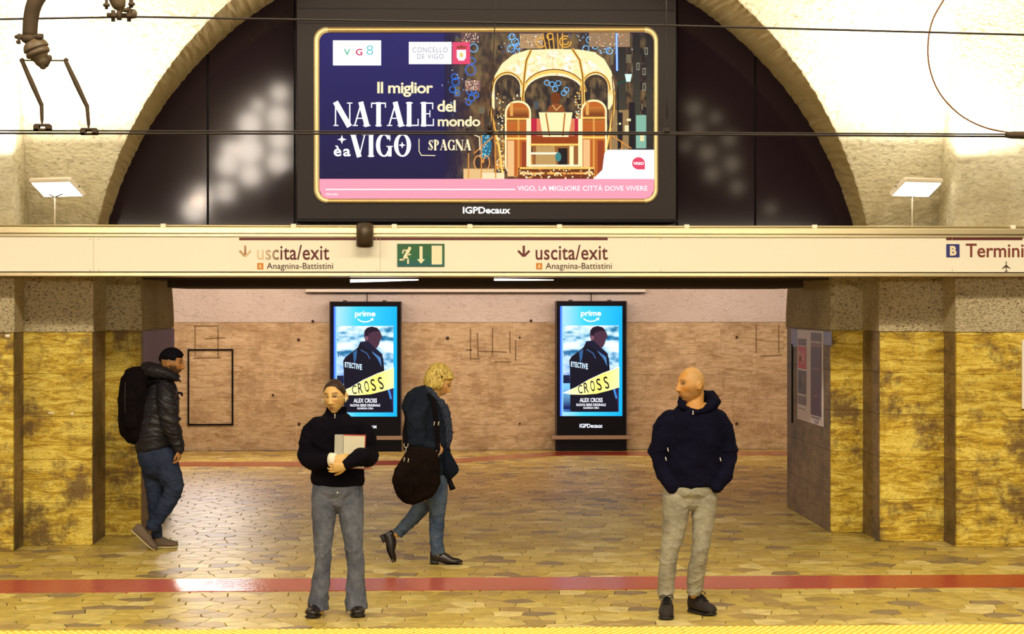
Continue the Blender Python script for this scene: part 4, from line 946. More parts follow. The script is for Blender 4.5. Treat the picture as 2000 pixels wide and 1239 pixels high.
# steps, railings and plants either side
c.rect(905, 330, 965, 350, srgb(230, 190, 130)); c.rect(940, 338, 985, 350, srgb(250, 225, 180)); c.ell(948, 285, 12, 26, srgb(40, 110, 140))
for k in range(50): x = rs.gauss(948, 6); y = rs.uniform(262, 310); c.rect(x, y, x+2, y+2, srgb(*rs.choice([(130, 220, 220), (30, 80, 120), (220, 250, 250)])), new=(k % 10 == 0))
for pts in ([(926, 300), (962, 268)], [(940, 265), (940, 348)], [(915, 300), (915, 348)], [(966, 240), (968, 348)], [(1190, 262), (1232, 290)], [(1192, 262), (1192, 292)], [(1214, 276), (1214, 292)]): c.line(pts, 2.4, srgb(215, 140, 60))
c.arc(934, 318, 8, 13, 90, 360, 2.4, srgb(220, 150, 80)); c.arc(950, 318, 6, 13, 180, 450, 2.4, srgb(220, 150, 80))
# text blocks
wt = (1.05, 1.05, 1.1); crm = srgb(255, 236, 190)
c.rect(650.5, 79.5, 744.5, 128.5, wt); c.text('V', 672, 96, 684, 109, srgb(60, 180, 140), 0.01); c.text('I', 687, 96, 689, 109, srgb(250, 240, 205), 0.0); c.text('G', 695, 96, 708, 109, srgb(205, 30, 90), 0.02); c.text('8', 716, 89, 729, 108, srgb(90, 195, 205), -0.01)
c.rect(798.5, 82.5, 882, 126, (1.0, 0.97, 1.0)); c.text('CONCELLO', 806, 93, 874, 103, srgb(110, 110, 130), -0.012, space=1.15); c.text('DE VIGO', 815, 106, 866, 115.5, srgb(110, 110, 130), -0.012, space=1.15)
c.rect(883.5, 83, 918, 126, srgb(225, 70, 110)); c.poly([(892, 98), (910, 98), (910, 113), (906, 119), (896, 119), (892, 113)], (1.0, 0.97, 0.9)); c.poly([(893, 96), (891, 90), (896, 92), (901, 88), (906, 92), (911, 90), (909, 96)], srgb(150, 60, 50)); c.ell(901, 108, 3.5, 5, srgb(225, 205, 120))
c.text('Il miglior', 737, 160.5, 846, 190, crm, 0.022, space=0.93)
serif_text(c, 'NATALE', 652, 200.5, 848, 247, wt)
c.text('del', 854, 196.5, 890, 219, crm, 0.022, space=0.95); c.text('mondo', 855, 227.5, 938, 247.5, crm, 0.022, space=0.95)
serif_text(c, 'VIGO', 684, 262, 804, 306.5, wt)
c.text('è', 652, 285, 667, 306, wt, 0.022); c.text('a', 670.5, 291, 685, 306, wt, 0.022)
def spark(x, y, r, col): c.poly([(x, y-r), (x+r*0.25, y-r*0.25), (x+r, y), (x+r*0.25, y+r*0.25), (x, y+r), (x-r*0.25, y+r*0.25), (x-r, y), (x-r*0.25, y-r*0.25)], col)
spark(668, 273, 9, wt); spark(785.5, 284, 7, wt)
serif_text(c, 'SPAGNA', 836, 273.5, 920, 294, crm)
c.line([(818.5, 272), (818.5, 296), (823, 304), (850, 304.5)], 1.6, crm); c.line([(926, 264), (936, 268), (937.5, 293)], 1.8, crm)
c.poly([(1186, 293), (1277, 293), (1277, 352), (1156, 352), (1176, 332), (1180, 300)], wt)
c.ell(1246.5, 319.5, 12.5, 12, srgb(225, 70, 100)); c.rect(1247, 320, 1259, 331.5, srgb(225, 70, 100)); c.text('VIGO', 1236, 317, 1257, 322.5, wt, 0.05)
c.poly([(624.5, 350)]+[(1276.5, 350), (1276.5, 372), (1270, 384), (1260, 388.5), (640, 388.5), (630, 384), (624.5, 372)], srgb(252, 158, 180))
c.rect(636, 369.3, 1006, 371.6, (1.0, 0.93, 0.95)); c.text('VIGO, LA MIGLIORE CITTÀ DOVE VIVERE', 1010.5, 361, 1264, 374.5, (1.05, 0.97, 1.0), 0.010); c.text('VIGO.ORG', 636, 378, 660, 382, (1.0, 0.93, 0.95), 0.02)
c.k += 1
c.build('screen_picture', M['screen'], bb)
c = Canvas(pf(YBB), (0, -1, 0), 0.00012, 0.001); c.text('IGPDecaux', 904, 404, 997, 417.5, (1.0, 0.98, 0.95), 0.03); c.build('lettering', M['screen'], bb)

# ---------------------------------------------------------------- floodlights
def flood(px, label, flip):
    Y0 = 18.35; s = 1 if flip else -1
    base = P(px, 440, Y0); k = thing('floodlight', label, 'floodlight', base)
    bm = bmesh.new(); st = P(px+(-8 if flip else -5), 440, Y0); sc_ = P(px+(-8 if flip else -5), 385, Y0)
    cyl(bm, (st.x, Y0+0.05, zf(445)), (sc_.x, Y0+0.05, sc_.z+0.04), 0.008, 8); obj('stem', bm, M['lamp_body'], k)
    # head: flat rectangular box tipped so its glass faces out and down over the platform
    c_ = P(px, 369, Y0); hw = 0.215; T_ = Matrix.Translation(c_) @ Matrix.Rotation(math.radians(24*s), 4, 'Z') @ Matrix.Rotation(math.radians(40), 4, 'X')
    b2 = bmesh.new(); box(b2, -hw, hw, 0.0, 0.05, -0.10, 0.10, 0.012); bmesh.ops.shear if False else None
    for v in b2.verts: v.co.x += (-s)*(-v.co.z)*0.45; v.co = T_ @ v.co
    obj('lamp_housing', b2, M['lamp_body'], k)
    b2 = bmesh.new(); box(b2, -hw+0.015, hw-0.015, -0.006, 0.002, -0.085, 0.07, 0.004)
    for v in b2.verts: v.co.x += (-s)*(-v.co.z)*0.45; v.co = T_ @ v.co
    obj('lamp_glass', b2, M['lamp_white'], k)
    b2 = bmesh.new()
    for q in (-1, 1):
        u = T_ @ Vector((q*(hw+0.012), 0.03, 0.0)); cyl(b2, u, (st.x, Y0+0.05, sc_.z+0.0), 0.006, 6)
    obj('bracket', b2, M['dark_metal'], k)
    l = bpy.data.lights.new('flood_beam', 'AREA'); l.shape = 'RECTANGLE'; l.size = 1.0; l.size_y = 0.2; l.energy = 125; l.color = (1, 0.93, 0.76); l.spread = math.radians(170)
    o = bpy.data.objects.new('flood_beam', l); COL.objects.link(o); o.parent = k; o.location = Vector((0, -0.60, 0.46)); o.rotation_euler = (math.radians(180+12), 0, 0)
flood(110, 'rectangular floodlight on a thin stem above the sign band, near the rusty bracket', False)
flood(1792, 'rectangular floodlight on a thin stem above the sign band, below the loop cable', True)

# ---------------------------------------------------------------- overhead line
def wire_obj(name, pts, r, mat, label, cat, sub=1, group=None):
    bm = bmesh.new(); tube(bm, [(*p, r) for p in pts], 8, sub, flat=True); return tag(obj(name, bm, mat, smooth=True), label, cat, group)
YT = 11.0; e = YT/F
wire_obj('messenger_wire', [P(-400, 41, YT), P(0, 37.5, YT), P(205, 34, YT), P(268, 33, YT), P(700, 40, YT), P(1320, 50, YT), P(2000, 68, YT), P(2400, 79, YT)], 2.0*e, M['wire'], 'upper thin dark wire crossing in front of the billboard top', 'wire')
wire_obj('contact_wire', [P(-400, 254.5, YT), P(0, 255.3, YT), P(700, 257, YT), P(1300, 259, YT), P(1990, 262.5, YT), P(2400, 265, YT)], 1.6*e, M['wire'], 'upper of the two close contact wires under the bracket', 'wire')
wire_obj('contact_wire', [P(-400, 260, YT+0.03), P(0, 260.6, YT+0.03), P(700, 261.5, YT+0.03), P(1300, 262.5, YT+0.03), P(2000, 267, YT+0.03), P(2400, 270, YT+0.03)], 2.0*e, M['wire'], 'lower of the two close contact wires under the bracket', 'wire')
wire_obj('loop_cable', [P(1900, -70, YT), P(1862, -30, YT), P(1843, 0, YT), P(1822, 38, YT), P(1813, 80, YT), P(1815, 130, YT), P(1834, 180, YT), P(1872, 222, YT), P(1920, 248, YT), P(1972, 259, YT), P(2010, 261, YT)], 1.7*e, M['copper'], 'thin brown cable hanging in a wide loop to a clamp', 'cable', 4)
bm = bmesh.new(); a = P(1966, 265, YT-0.02); b = P(2100, 266, YT-0.02); tube(bm, [(*a, 0.006), (*P(1976, 264, YT-0.02), 0.02), (*b, 0.022)], 10, 2); tag(obj('cable_clamp', bm, M['rust'], smooth=True), 'dark clamp joining the loop cable to the contact wire', 'clamp')
d1 = thing('dropper', 'thin dropper wire hanging in front of the carriage picture', 'wire', P(956, 255, YT))
bm = bmesh.new(); tube(bm, [(*P(968, -40, YT-0.01), 1.0*e), (*P(966, 60, YT-0.01), 1.0*e), (*P(961, 150, YT-0.01), 1.2*e), (*P(957, 228, YT-0.01), 1.2*e)], 6, 3, flat=True); tube(bm, [(*P(957, 228, YT), 0.9*e), (*P(953.5, 244, YT), 0.9*e), (*P(957, 252, YT), 0.9*e)], 6, 1); obj('strand', bm, M['wire'], d1)
bm = bmesh.new(); ellipsoid(bm, P(956.5, 247, YT-0.02), 5.5*e, 4*e, 9*e, seg=12); cyl(bm, P(951, 258, YT-0.02), P(962, 258, YT-0.02), 4*e, 8); obj('clamp', bm, M['wire'], d1)
d2 = thing('dropper', 'thin dropper wire hanging beside the billboard edge', 'wire', P(1303, 255, YT))
bm = bmesh.new(); tube(bm, [(*P(1301, -40, YT-0.01), 0.9*e), (*P(1302, 120, YT-0.01), 0.9*e), (*P(1303, 232, YT-0.01), 0.9*e)], 6, 2, flat=True)
for q in (-1, 1): tube(bm, [(*P(1303, 230, YT), 0.8*e), (*P(1303+q*4, 248, YT), 0.8*e)], 6, 1)
obj('strand', bm, M['wire'], d2); bm = bmesh.new(); a, b = P(1297.5, 258, YT-0.03), P(1309, 249, YT-0.03); box(bm, a.x, b.x, YT-0.03, YT+0.01, a.z, b.z, 0.003); obj('clamp', bm, M['wire'], d2)
# bracket
br = thing('wire_bracket', 'rusty curved bracket arm with insulator and two drop rods on the contact wires', 'bracket', P(75, 130, YT))
bm = bmesh.new(); tube(bm, [(*P(150, -60, YT+0.1), 15*e), (*P(98, -30, YT+0.05), 15*e), (*P(71, 0, YT), 15.5*e), (*P(61, 32, YT), 15*e), (*P(58, 72, YT), 14.5*e)], 18, 5, flat=True); obj('arm', bm, M['rust'], br, True)
bm = bmesh.new(); cyl(bm, P(45, 71, YT), P(84, 73, YT), 7*e, 12); ellipsoid(bm, P(56, 76, YT-0.02), 15*e, 12*e, 10*e, seg=14); tube(bm, [(*P(32, 72, YT-0.03), 4*e), (*P(42, 72, YT-0.03), 6*e)], 8, 1); cyl(bm, P(37, 66, YT-0.04), P(37, 86, YT-0.04), 3*e, 8); ellipsoid(bm, P(36, 82, YT-0.04), 5*e, 4*e, 4*e, seg=8); ellipsoid(bm, P(76, 72, YT-0.04), 8*e, 6*e, 6*e, seg=10)
obj('collar', bm, M['rust'], br)
bm = bmesh.new(); A, B = P(64, 78, YT), P(84, 128, YT)
for t_, r_ in ((0.0, 15), (0.12, 20), (0.22, 23), (0.30, 25)): pass
tube(bm, [(*(A+(B-A)*t_), r_*e) for t_, r_ in ((0, 14), (0.15, 22), (0.3, 25), (0.36, 25), (0.40, 21), (0.46, 24), (0.58, 23), (0.62, 18), (0.70, 16), (0.80, 13), (0.9, 12), (1.0, 8))], 20, 2); obj('insulator', bm, M['insulator'], br, True)
bm = bmesh.new(); cyl(bm, P(38, 118, YT), P(133, 118.5, YT), 1.6*e, 8); ellipsoid(bm, P(43, 118, YT), 5*e, 4*e, 5*e, seg=8); ellipsoid(bm, P(129, 118, YT), 5*e, 4*e, 5*e, seg=8); tube(bm, [(*P(96, 113, YT), 6*e), (*P(86, 126, YT), 9*e), (*P(84, 133, YT), 3*e)], 10, 2); obj('crossbar', bm, M['rust'], br)
for (x0_, y0_, x1_, y1_, x2_, y2_) in ((44, 121, 81, 205, 82, 238), (129, 121, 170, 208, 173, 246)):
    bm = bmesh.new(); tube(bm, [(*P(x0_, y0_, YT), 4.2*e), (*P((x0_+x1_)/2, (y0_+y1_)/2, YT), 5.2*e), (*P(x1_, y1_, YT), 4.2*e)], 10, 1); tube(bm, [(*P(x1_, y1_-2, YT), 4.0*e), (*P(x2_, y2_-4, YT), 3.4*e), (*P(x2_, y2_+4, YT), 1.5*e)], 10, 1); rod = obj('drop_rod', bm, M['rust'], br)
    bm = bmesh.new(); yy = y2_+4; w_ = 17
    for (xa, ya, xb, yb) in ((x2_-w_, yy+2, x2_-6, yy+13), (x2_+6, yy+2, x2_+w_, yy+13), (x2_-w_+2, yy, x2_+w_-2, yy+4), (x2_-w_, yy+9, x2_+w_, yy+13)):
        a, b = P(xa, yb, YT-0.03), P(xb, ya, YT-0.03); box(bm, a.x, b.x, YT-0.035, YT+0.015, a.z, b.z, 0.002)
    obj('wire_clamp', bm, M['rust'], br)
cl = thing('wire_clamp', 'rusty bolted clamp on the upper wire near the top edge', 'clamp', P(238, 25, YT))
bm = bmesh.new(); tube(bm, [(*P(222, -30, YT), 16*e), (*P(228, -5, YT), 16*e), (*P(233, 12, YT), 13*e), (*P(235, 20, YT), 6*e)], 14, 3); ellipsoid(bm, P(258, 27, YT), 10*e, 7*e, 10*e, seg=12); obj('insulator', bm, M['insulator'], cl)
bm = bmesh.new(); cyl(bm, P(209, 30, YT-0.01), P(266, 31, YT-0.01), 5*e, 10)
for (x, y0_, y1_, r) in ((221, 20, 42, 4), (233, 22, 39, 5), (252, 14, 42, 4), (208, -6, 18, 3), (256, -10, 15, 4)): cyl(bm, P(x, y0_, YT-0.03), P(x, y1_, YT-0.03), r*e, 8)
for (x, y) in ((208, 10), (257, 8), (246, 20), (222, 31), (252, 31)): ellipsoid(bm, P(x, y, YT-0.04), 7*e, 5*e, 4.5*e, seg=8)
obj('bolt_set', bm, M['rust'], cl)
# glowing discs added behind the camera, seen only as reflections in the dark panels
def mirror_disc(px, py, r, e_):
    p = P(px, py, 41.0); y = 2*YL-41.0
    bm = bmesh.new(); cyl(bm, (p.x, y, p.z), (p.x, y-0.05, p.z), r*41/F, 14); return bm
LS = [(546, 182, 16), (543, 228, 20), (504, 206, 12), (488, 242, 22), (546, 272, 20), (486, 293, 26), (543, 317, 20), (444, 322, 20), (489, 342, 20), (440, 374, 18), (396, 382, 18), (380, 410, 22), (448, 290, 14)]
LR = [(1356, 212, 13), (1398, 230, 10), (1363, 252, 12), (1424, 272, 12), (1382, 298, 14), (1430, 320, 14), (1391, 340, 13), (1440, 366, 12), (1505, 408, 10), (1340, 285, 9)]
gl1 = glow('reflection_glow', (1, 0.86, 0.72), 42.0); gl2 = glow('dim_reflection_glow', (0.9, 0.75, 0.5), 8.0)
bm = bmesh.new(); box(bm, -9, 9, -2.35, -2.25, 0, 3.6); far = tag(obj('wall_opposite', bm, M['plaster_dirty']), kind='structure', label='opposite platform wall with added discs glowing into the dark panels')
for L_, g_m in ((LS, gl1), (LR, gl2)):
    for (x, y, r) in L_: obj('reflection_disc', mirror_disc(x, y, r, 0), g_m, far)
# ---------------------------------------------------------------- people
DG = lambda: bpy.context.evaluated_depsgraph_get()
def remesh(name, bm, voxel, mats, parent, smooth=2, folds=None, colorfn=None, post=None, adapt=0.0):
    me = bpy.data.meshes.new(name); bmesh.ops.recalc_face_normals(bm, faces=bm.faces[:]); bm.to_mesh(me); bm.free()
    o = bpy.data.objects.new(name, me); COL.objects.link(o)
    md = o.modifiers.new('r', 'REMESH'); md.mode = 'VOXEL'; md.voxel_size = voxel; md.adaptivity = adapt
    if smooth:
        s_ = o.modifiers.new('s', 'SMOOTH'); s_.iterations = smooth; s_.factor = 0.5
    dg = DG(); dg.update(); me2 = bpy.data.meshes.new_from_object(o.evaluated_get(dg)); me2.name = name
    bpy.data.objects.remove(o); bpy.data.meshes.remove(me)
    n = len(me2.vertices); co = np.empty(n*3, np.float32); me2.vertices.foreach_get('co', co); co = co.reshape(-1, 3).astype(float)
    if folds or post:
        nr = np.empty(n*3, np.float32); me2.vertices.foreach_get('normal', nr); nr = nr.reshape(-1, 3)
        if folds: co = co+nr*folds(co)[:, None]
        if post: co = post(co)
    if colorfn is not None:
        C = colorfn(co); ca = me2.color_attributes.new('Col', 'FLOAT_COLOR', 'POINT')
        ca.data.foreach_set('color', np.concatenate([C, np.ones((n, 1))], 1).astype(np.float32).ravel())
    off = np.array(top_loc(parent)) if parent else np.zeros(3)
    me2.vertices.foreach_set('co', (co-off).astype(np.float32).ravel())
    me2.polygons.foreach_set('use_smooth', [True]*len(me2.polygons)); me2.update(); me2.materials.clear()
    return link(name, me2, mats, parent)
def fold_fn(amp, freq, seed, centers=(), vert=0.6, base=0.45):
    """creases: warped ridges, stronger near the given joints (x,y,z,radius)"""
    r = np.random.RandomState(seed); ph = r.uniform(0, 6.28, 12); dirs = []
    for i in range(4):
        d = r.normal(size=3); d[2] = d[2]*0.6+vert*2*np.sign(d[2]+1e-6); d /= np.linalg.norm(d); dirs.append(d)
    def f(co):
        w_ = np.stack([np.sin(co[:, (i+1) % 3]*freq*0.5+ph[i])+0.6*np.sin(co[:, (i+2) % 3]*freq*0.83+ph[i+3]) for i in range(3)], 1)*0.35/freq*2.2
        q = co+w_; s = np.zeros(len(co))
        for i, d in enumerate(dirs):
            v = 1-np.abs(np.sin(q @ d*freq*(0.7+0.25*i)+ph[6+i])); s += (v**2.2)*(1.0/(1+0.5*i))
        s = s/2.2-0.35
        m = np.full(len(co), base)
        for (x, y, z, R) in centers: m += 1.0*np.exp(-((co-np.array([x, y, z]))**2).sum(1)/(R*R))
        return 2.1*amp*s*np.minimum(m, 1.6)
    return lambda co, f=f: f(co)
def sgm(x): return 1/(1+np.exp(-x))
def gs(x, s): return np.exp(-(x/s)**2)
def head_shape(d, kind, off=0.0):
    """d: unit directions (n,3), x right, y forward, z up -> points (n,3)"""
    x, y, z = d[:, 0].copy(), d[:, 1].copy(), d[:, 2].copy()
    fem = kind.get('fem', 0)
    A, B, C = 0.076-0.003*fem, 0.097, 0.118
    X, Y, Z = x*A, y*B, z*C
    low = np.clip(-Z/C, 0, 1); 
    X *= 1-(0.30+0.06*fem)*low**1.3
    back = np.clip(-y, 0, 1); Y = Y*(1-0.42*back*np.clip(-Z/0.07, 0, 1))
    Y += 0.010*np.clip((Z-0.0)/0.08, 0, 1)*back*-1
    fr = np.clip(y, 0, 1)
    Y += 0.012*low*fr                                   # chin forward
    Y -= 0.010*np.clip((Z-0.055)/0.06, 0, 1)*fr         # sloping forehead
    ax = np.abs(X); F_ = (y > 0).astype(float)
    ridge = np.clip((0.030-Z)/0.072, 0, 1)*np.where(Z > -0.042, 1, np.exp(-((Z+0.042)/0.007)**2)); ridge = np.where(Z > 0.030, 0, ridge)
    Y += F_*kind.get('nose', 0.026)*ridge**0.9*gs(X, 0.0105+0.007*np.clip((0.01-Z)/0.05, 0, 1))
    Y += F_*0.006*gs(ax-0.013, 0.007)*gs(Z+0.038, 0.008)  # nostril wings
    Y -= F_*0.0105*gs(ax-0.031, 0.016)*gs(Z-0.010, 0.012)
    Y += F_*0.0055*kind.get('brow', 1.0)*gs(ax-0.028, 0.020)*gs(Z-0.030, 0.008)
    Y += F_*0.0055*gs(X, 0.022)*(gs(Z+0.064, 0.0055)+1.1*gs(Z+0.077, 0.006)) - F_*0.003*gs(X, 0.024)*gs(Z+0.0705, 0.0028)
    Y -= F_*0.004*gs(X, 0.03)*gs(Z+0.089, 0.006)
    Y += F_*0.009*gs(X, 0.020)*gs(Z+0.106, 0.014)
    Y += F_*0.004*gs(ax-0.045, 0.014)*gs(Z+0.015, 0.016); Y -= F_*kind.get('gaunt', 0.3)*0.010*gs(ax-0.047, 0.014)*gs(Z+0.055, 0.018)
    X *= 1+0.05*gs(Z+0.01, 0.03)*F_
    p = np.stack([X, Y, Z], 1); 
    if np.ndim(off) or off: p = p+d*np.asarray(off).reshape(-1, 1) if np.ndim(off) else p+d*off
    return p
def head_sphere(nu=72, nv=56):
    D = []; F = []
    for i in range(nv+1):
        t = math.pi*i/nv
        for j in range(nu):
            a = 2*math.pi*j/nu; D.append((math.sin(t)*math.cos(a), math.sin(t)*math.sin(a), math.cos(t)))
    for i in range(nv):
        for j in range(nu): F.append((i*nu+j, (i+1)*nu+j, (i+1)*nu+(j+1) % nu, i*nu+(j+1) % nu))
    return np.array(D), F
HD, HF = head_sphere()
def head_matrix(c, yaw, pitch, roll, s):
    """yaw: 0 faces the viewer (-Y), positive turns towards the viewer's right (+X)"""
    f = Vector((math.sin(math.radians(yaw))*math.cos(math.radians(pitch)), -math.cos(math.radians(yaw))*math.cos(math.radians(pitch)), math.sin(math.radians(pitch))))
    r = f.cross(Vector((0, 0, 1))).normalized(); u = r.cross(f).normalized()
    m = Matrix(((r.x, f.x, u.x), (r.y, f.y, u.y), (r.z, f.z, u.z)))
    m = m @ Matrix.Rotation(math.radians(roll), 3, 'Y')
    return Matrix.Translation(c) @ m.to_4x4() @ Matrix.Scale(s, 4)
def add_pts(bm, P_, Fc, T=None):
    vs = [bm.verts.new(T @ Vector(p) if T else p) for p in P_]
    for f in Fc:
        q = []
        for k in f:
            if vs[k] not in q: q.append(vs[k])
        if len(q) >= 3:
            try: bm.faces.new(q)
            except ValueError: pass
def head_geo(bm, T, kind):
    P_ = head_shape(HD, kind); b2 = bmesh.new(); add_pts(b2, P_, HF, T); bmesh.ops.remove_doubles(b2, verts=b2.verts, dist=0.0003); merge(bm, b2)
    for s in (-1, 1):                                 # ears
        b2 = bmesh.new(); bmesh.ops.create_uvsphere(b2, u_segments=14, v_segments=10, radius=1)
        for v in b2.verts:
            x, y, z = v.co; rr = math.hypot(y, z)
            th_ = 0.007+0.005*(rr > 0.6); v.co = T @ Vector((s*(0.074+0.010*(1-y)*0.5+x*th_*s*s), -0.006+y*0.018-0.004, -0.004+z*0.032*(1.0 if z > 0 else 0.9)))
        merge(bm, b2)
def skin_color(T, kind, hand_pts=()):
    Ti = np.array(T.inverted()); base = np.array(kind['skin']); 
    def f(co):
        L = co @ Ti[:3, :3].T+Ti[:3, 3]; X, Y, Z = L[:, 0], L[:, 1], L[:, 2]; ax = np.abs(X)
        C = np.tile(base, (len(co), 1)); fr = (Y > 0.03)
        def mixc(m, col): nonlocal C; m = np.clip(m, 0, 1)[:, None]; C = C*(1-m)+np.array(col)*m
        n = np.sin(co[:, 0]*170)*np.sin(co[:, 2]*190+1)*0.5; C = C*(1+0.05*n[:, None])
        mixc(0.35*gs(ax-0.04, 0.02)*gs(Z+0.025, 0.02)*fr, np.array(kind['skin'])*np.array([1.1, .75, .6]))
        if 'stubble' in kind:
            m = fr*sgm((-0.045-Z)*300)*sgm((Z+0.16)*200)*1.0; m = np.maximum(m, (Y > -0.0)*(ax > 0.045)*sgm((-0.02-Z)*200)*(Y < 0.06)); m = m*(1-gs(X, 0.018)*gs(Z+0.068, 0.006)); m = np.maximum(m, fr*gs(X, 0.026)*gs(Z+0.055, 0.006)*1.2); mixc(m*kind['stubble'][0]*(np.linalg.norm(L, axis=1) < 0.15), kind['stubble'][1])
        if 'fade' in kind: mixc(kind['fade'][0]*sgm((Z-0.0)*120)*(Y < 0.055)*(np.linalg.norm(L, axis=1) < 0.16), kind['fade'][1])
        mixc(fr*1.0*((ax/0.020)**2+((np.abs(Z+0.0705)-0.0025)/0.0062)**2 < 1), kind['lip']); mixc(fr*gs(Z+0.0705, 0.0018)*(ax < 0.022), np.array(kind['lip'])*0.35)
        bz = 0.027+0.004*np.sin(np.clip((ax-0.012)/0.036, 0, 1)*2.6); mixc(fr*gs(Z-bz, 0.0034)*(ax > 0.012)*(ax < 0.048)*1.3, kind['browc'])
        ez = Z-0.006; mixc(fr*0.45*gs(ax-0.031, 0.017)*gs(ez, 0.010), base*0.42)
        al = ((ax-0.031)/0.0165)**2+((ez-.001)/0.0075)**2; mixc(fr*sgm((1.15-al)*5)*.85, (0.06, 0.03, 0.018))
        pass
        mixc(fr*(ax > 0.004)*(ax < 0.013)*gs(Z+0.048, 0.003)*0.7, base*0.25)
        if 'paint' in kind: C = kind['paint'](L, C, base)
        return np.clip(C, 0.001, 1)
    return f
def hand(bm, wr, d, n, L=0.18, curl=(25, 35, 25), spread=1.0, side=1, fist=0, thumb=0.6, rs_=1.0):
    d = Vector(d).normalized(); n = Vector(n); n = (n-d*n.dot(d)).normalized(); w_ = d.cross(n)*side; k = L/0.18; wr = Vector(wr)
    tube(bm, [(*wr, 0.026*k, 0.019*k), (*(wr+d*0.03*k), 0.034*k, 0.017*k), (*(wr+d*0.07*k), 0.040*k, 0.015*k), (*(wr+d*0.092*k), 0.038*k, 0.012*k)], 14, 3, ref=w_)
    for i, (o_, ln) in enumerate(((-0.030, 0.060), (-0.010, 0.073), (0.0105, 0.078), (0.031, 0.070))):
        p = wr+d*(0.086-0.004*abs(i-2))*k+w_*o_*k; a = 0; dd = (d+w_*o_*1.6*spread).normalized(); keys = [(*(p-dd*0.02*k), 0.0085*k*rs_)]
        for j, fr in enumerate((0.45, 0.32, 0.23)):
            keys.append((*p, (0.0092-0.0008*j)*k*rs_)); a += math.radians(curl[j]*(1.15-0.12*i)); v = dd*math.cos(a)+n*math.sin(a); p = p+v*ln*fr*1.05*k
        keys.append((*p, 0.0062*k*rs_)); tube(bm, keys, 10, 2)
    p = wr+d*0.022*k+w_*0.026*k; dv = (d*0.75+w_*thumb+n*0.35).normalized(); q = p+dv*0.040*k; dv2 = (dv+d*0.5+n*0.2).normalized(); r_ = q+dv2*0.030*k; dv3 = (dv2+d*0.3).normalized()
    tube(bm, [(*p, 0.013*k), (*q, 0.0115*k), (*r_, 0.010*k), (*(r_+dv3*0.022*k), 0.0075*k)], 10, 3)
def eyes(T, kind, parent):
    P0 = head_shape(HD, kind)
    for s in (-1, 1):
        k = np.argmin(((P0[:, 0]-s*.031)**2+(P0[:, 2]-.006)**2)+(P0[:, 1] < 0)); y = P0[k, 1]
        R3 = T.to_3x3(); bm = bmesh.new(); ellipsoid(bm, T @ Vector((s*.031, y-.0060, .0055)), .0135, .0095, .0052, R3, 16)
        e_ = obj('eye', bm, M['eye_white'], parent, True)
        bm = bmesh.new(); gx = kind.get('gaze', 0)*.004; ellipsoid(bm, T @ Vector((s*.031-gx*-1, y+.0010, .0060)), .0050, .0030, .0050, R3, 12); obj('iris', bm, M['eye_dark'], e_, True)
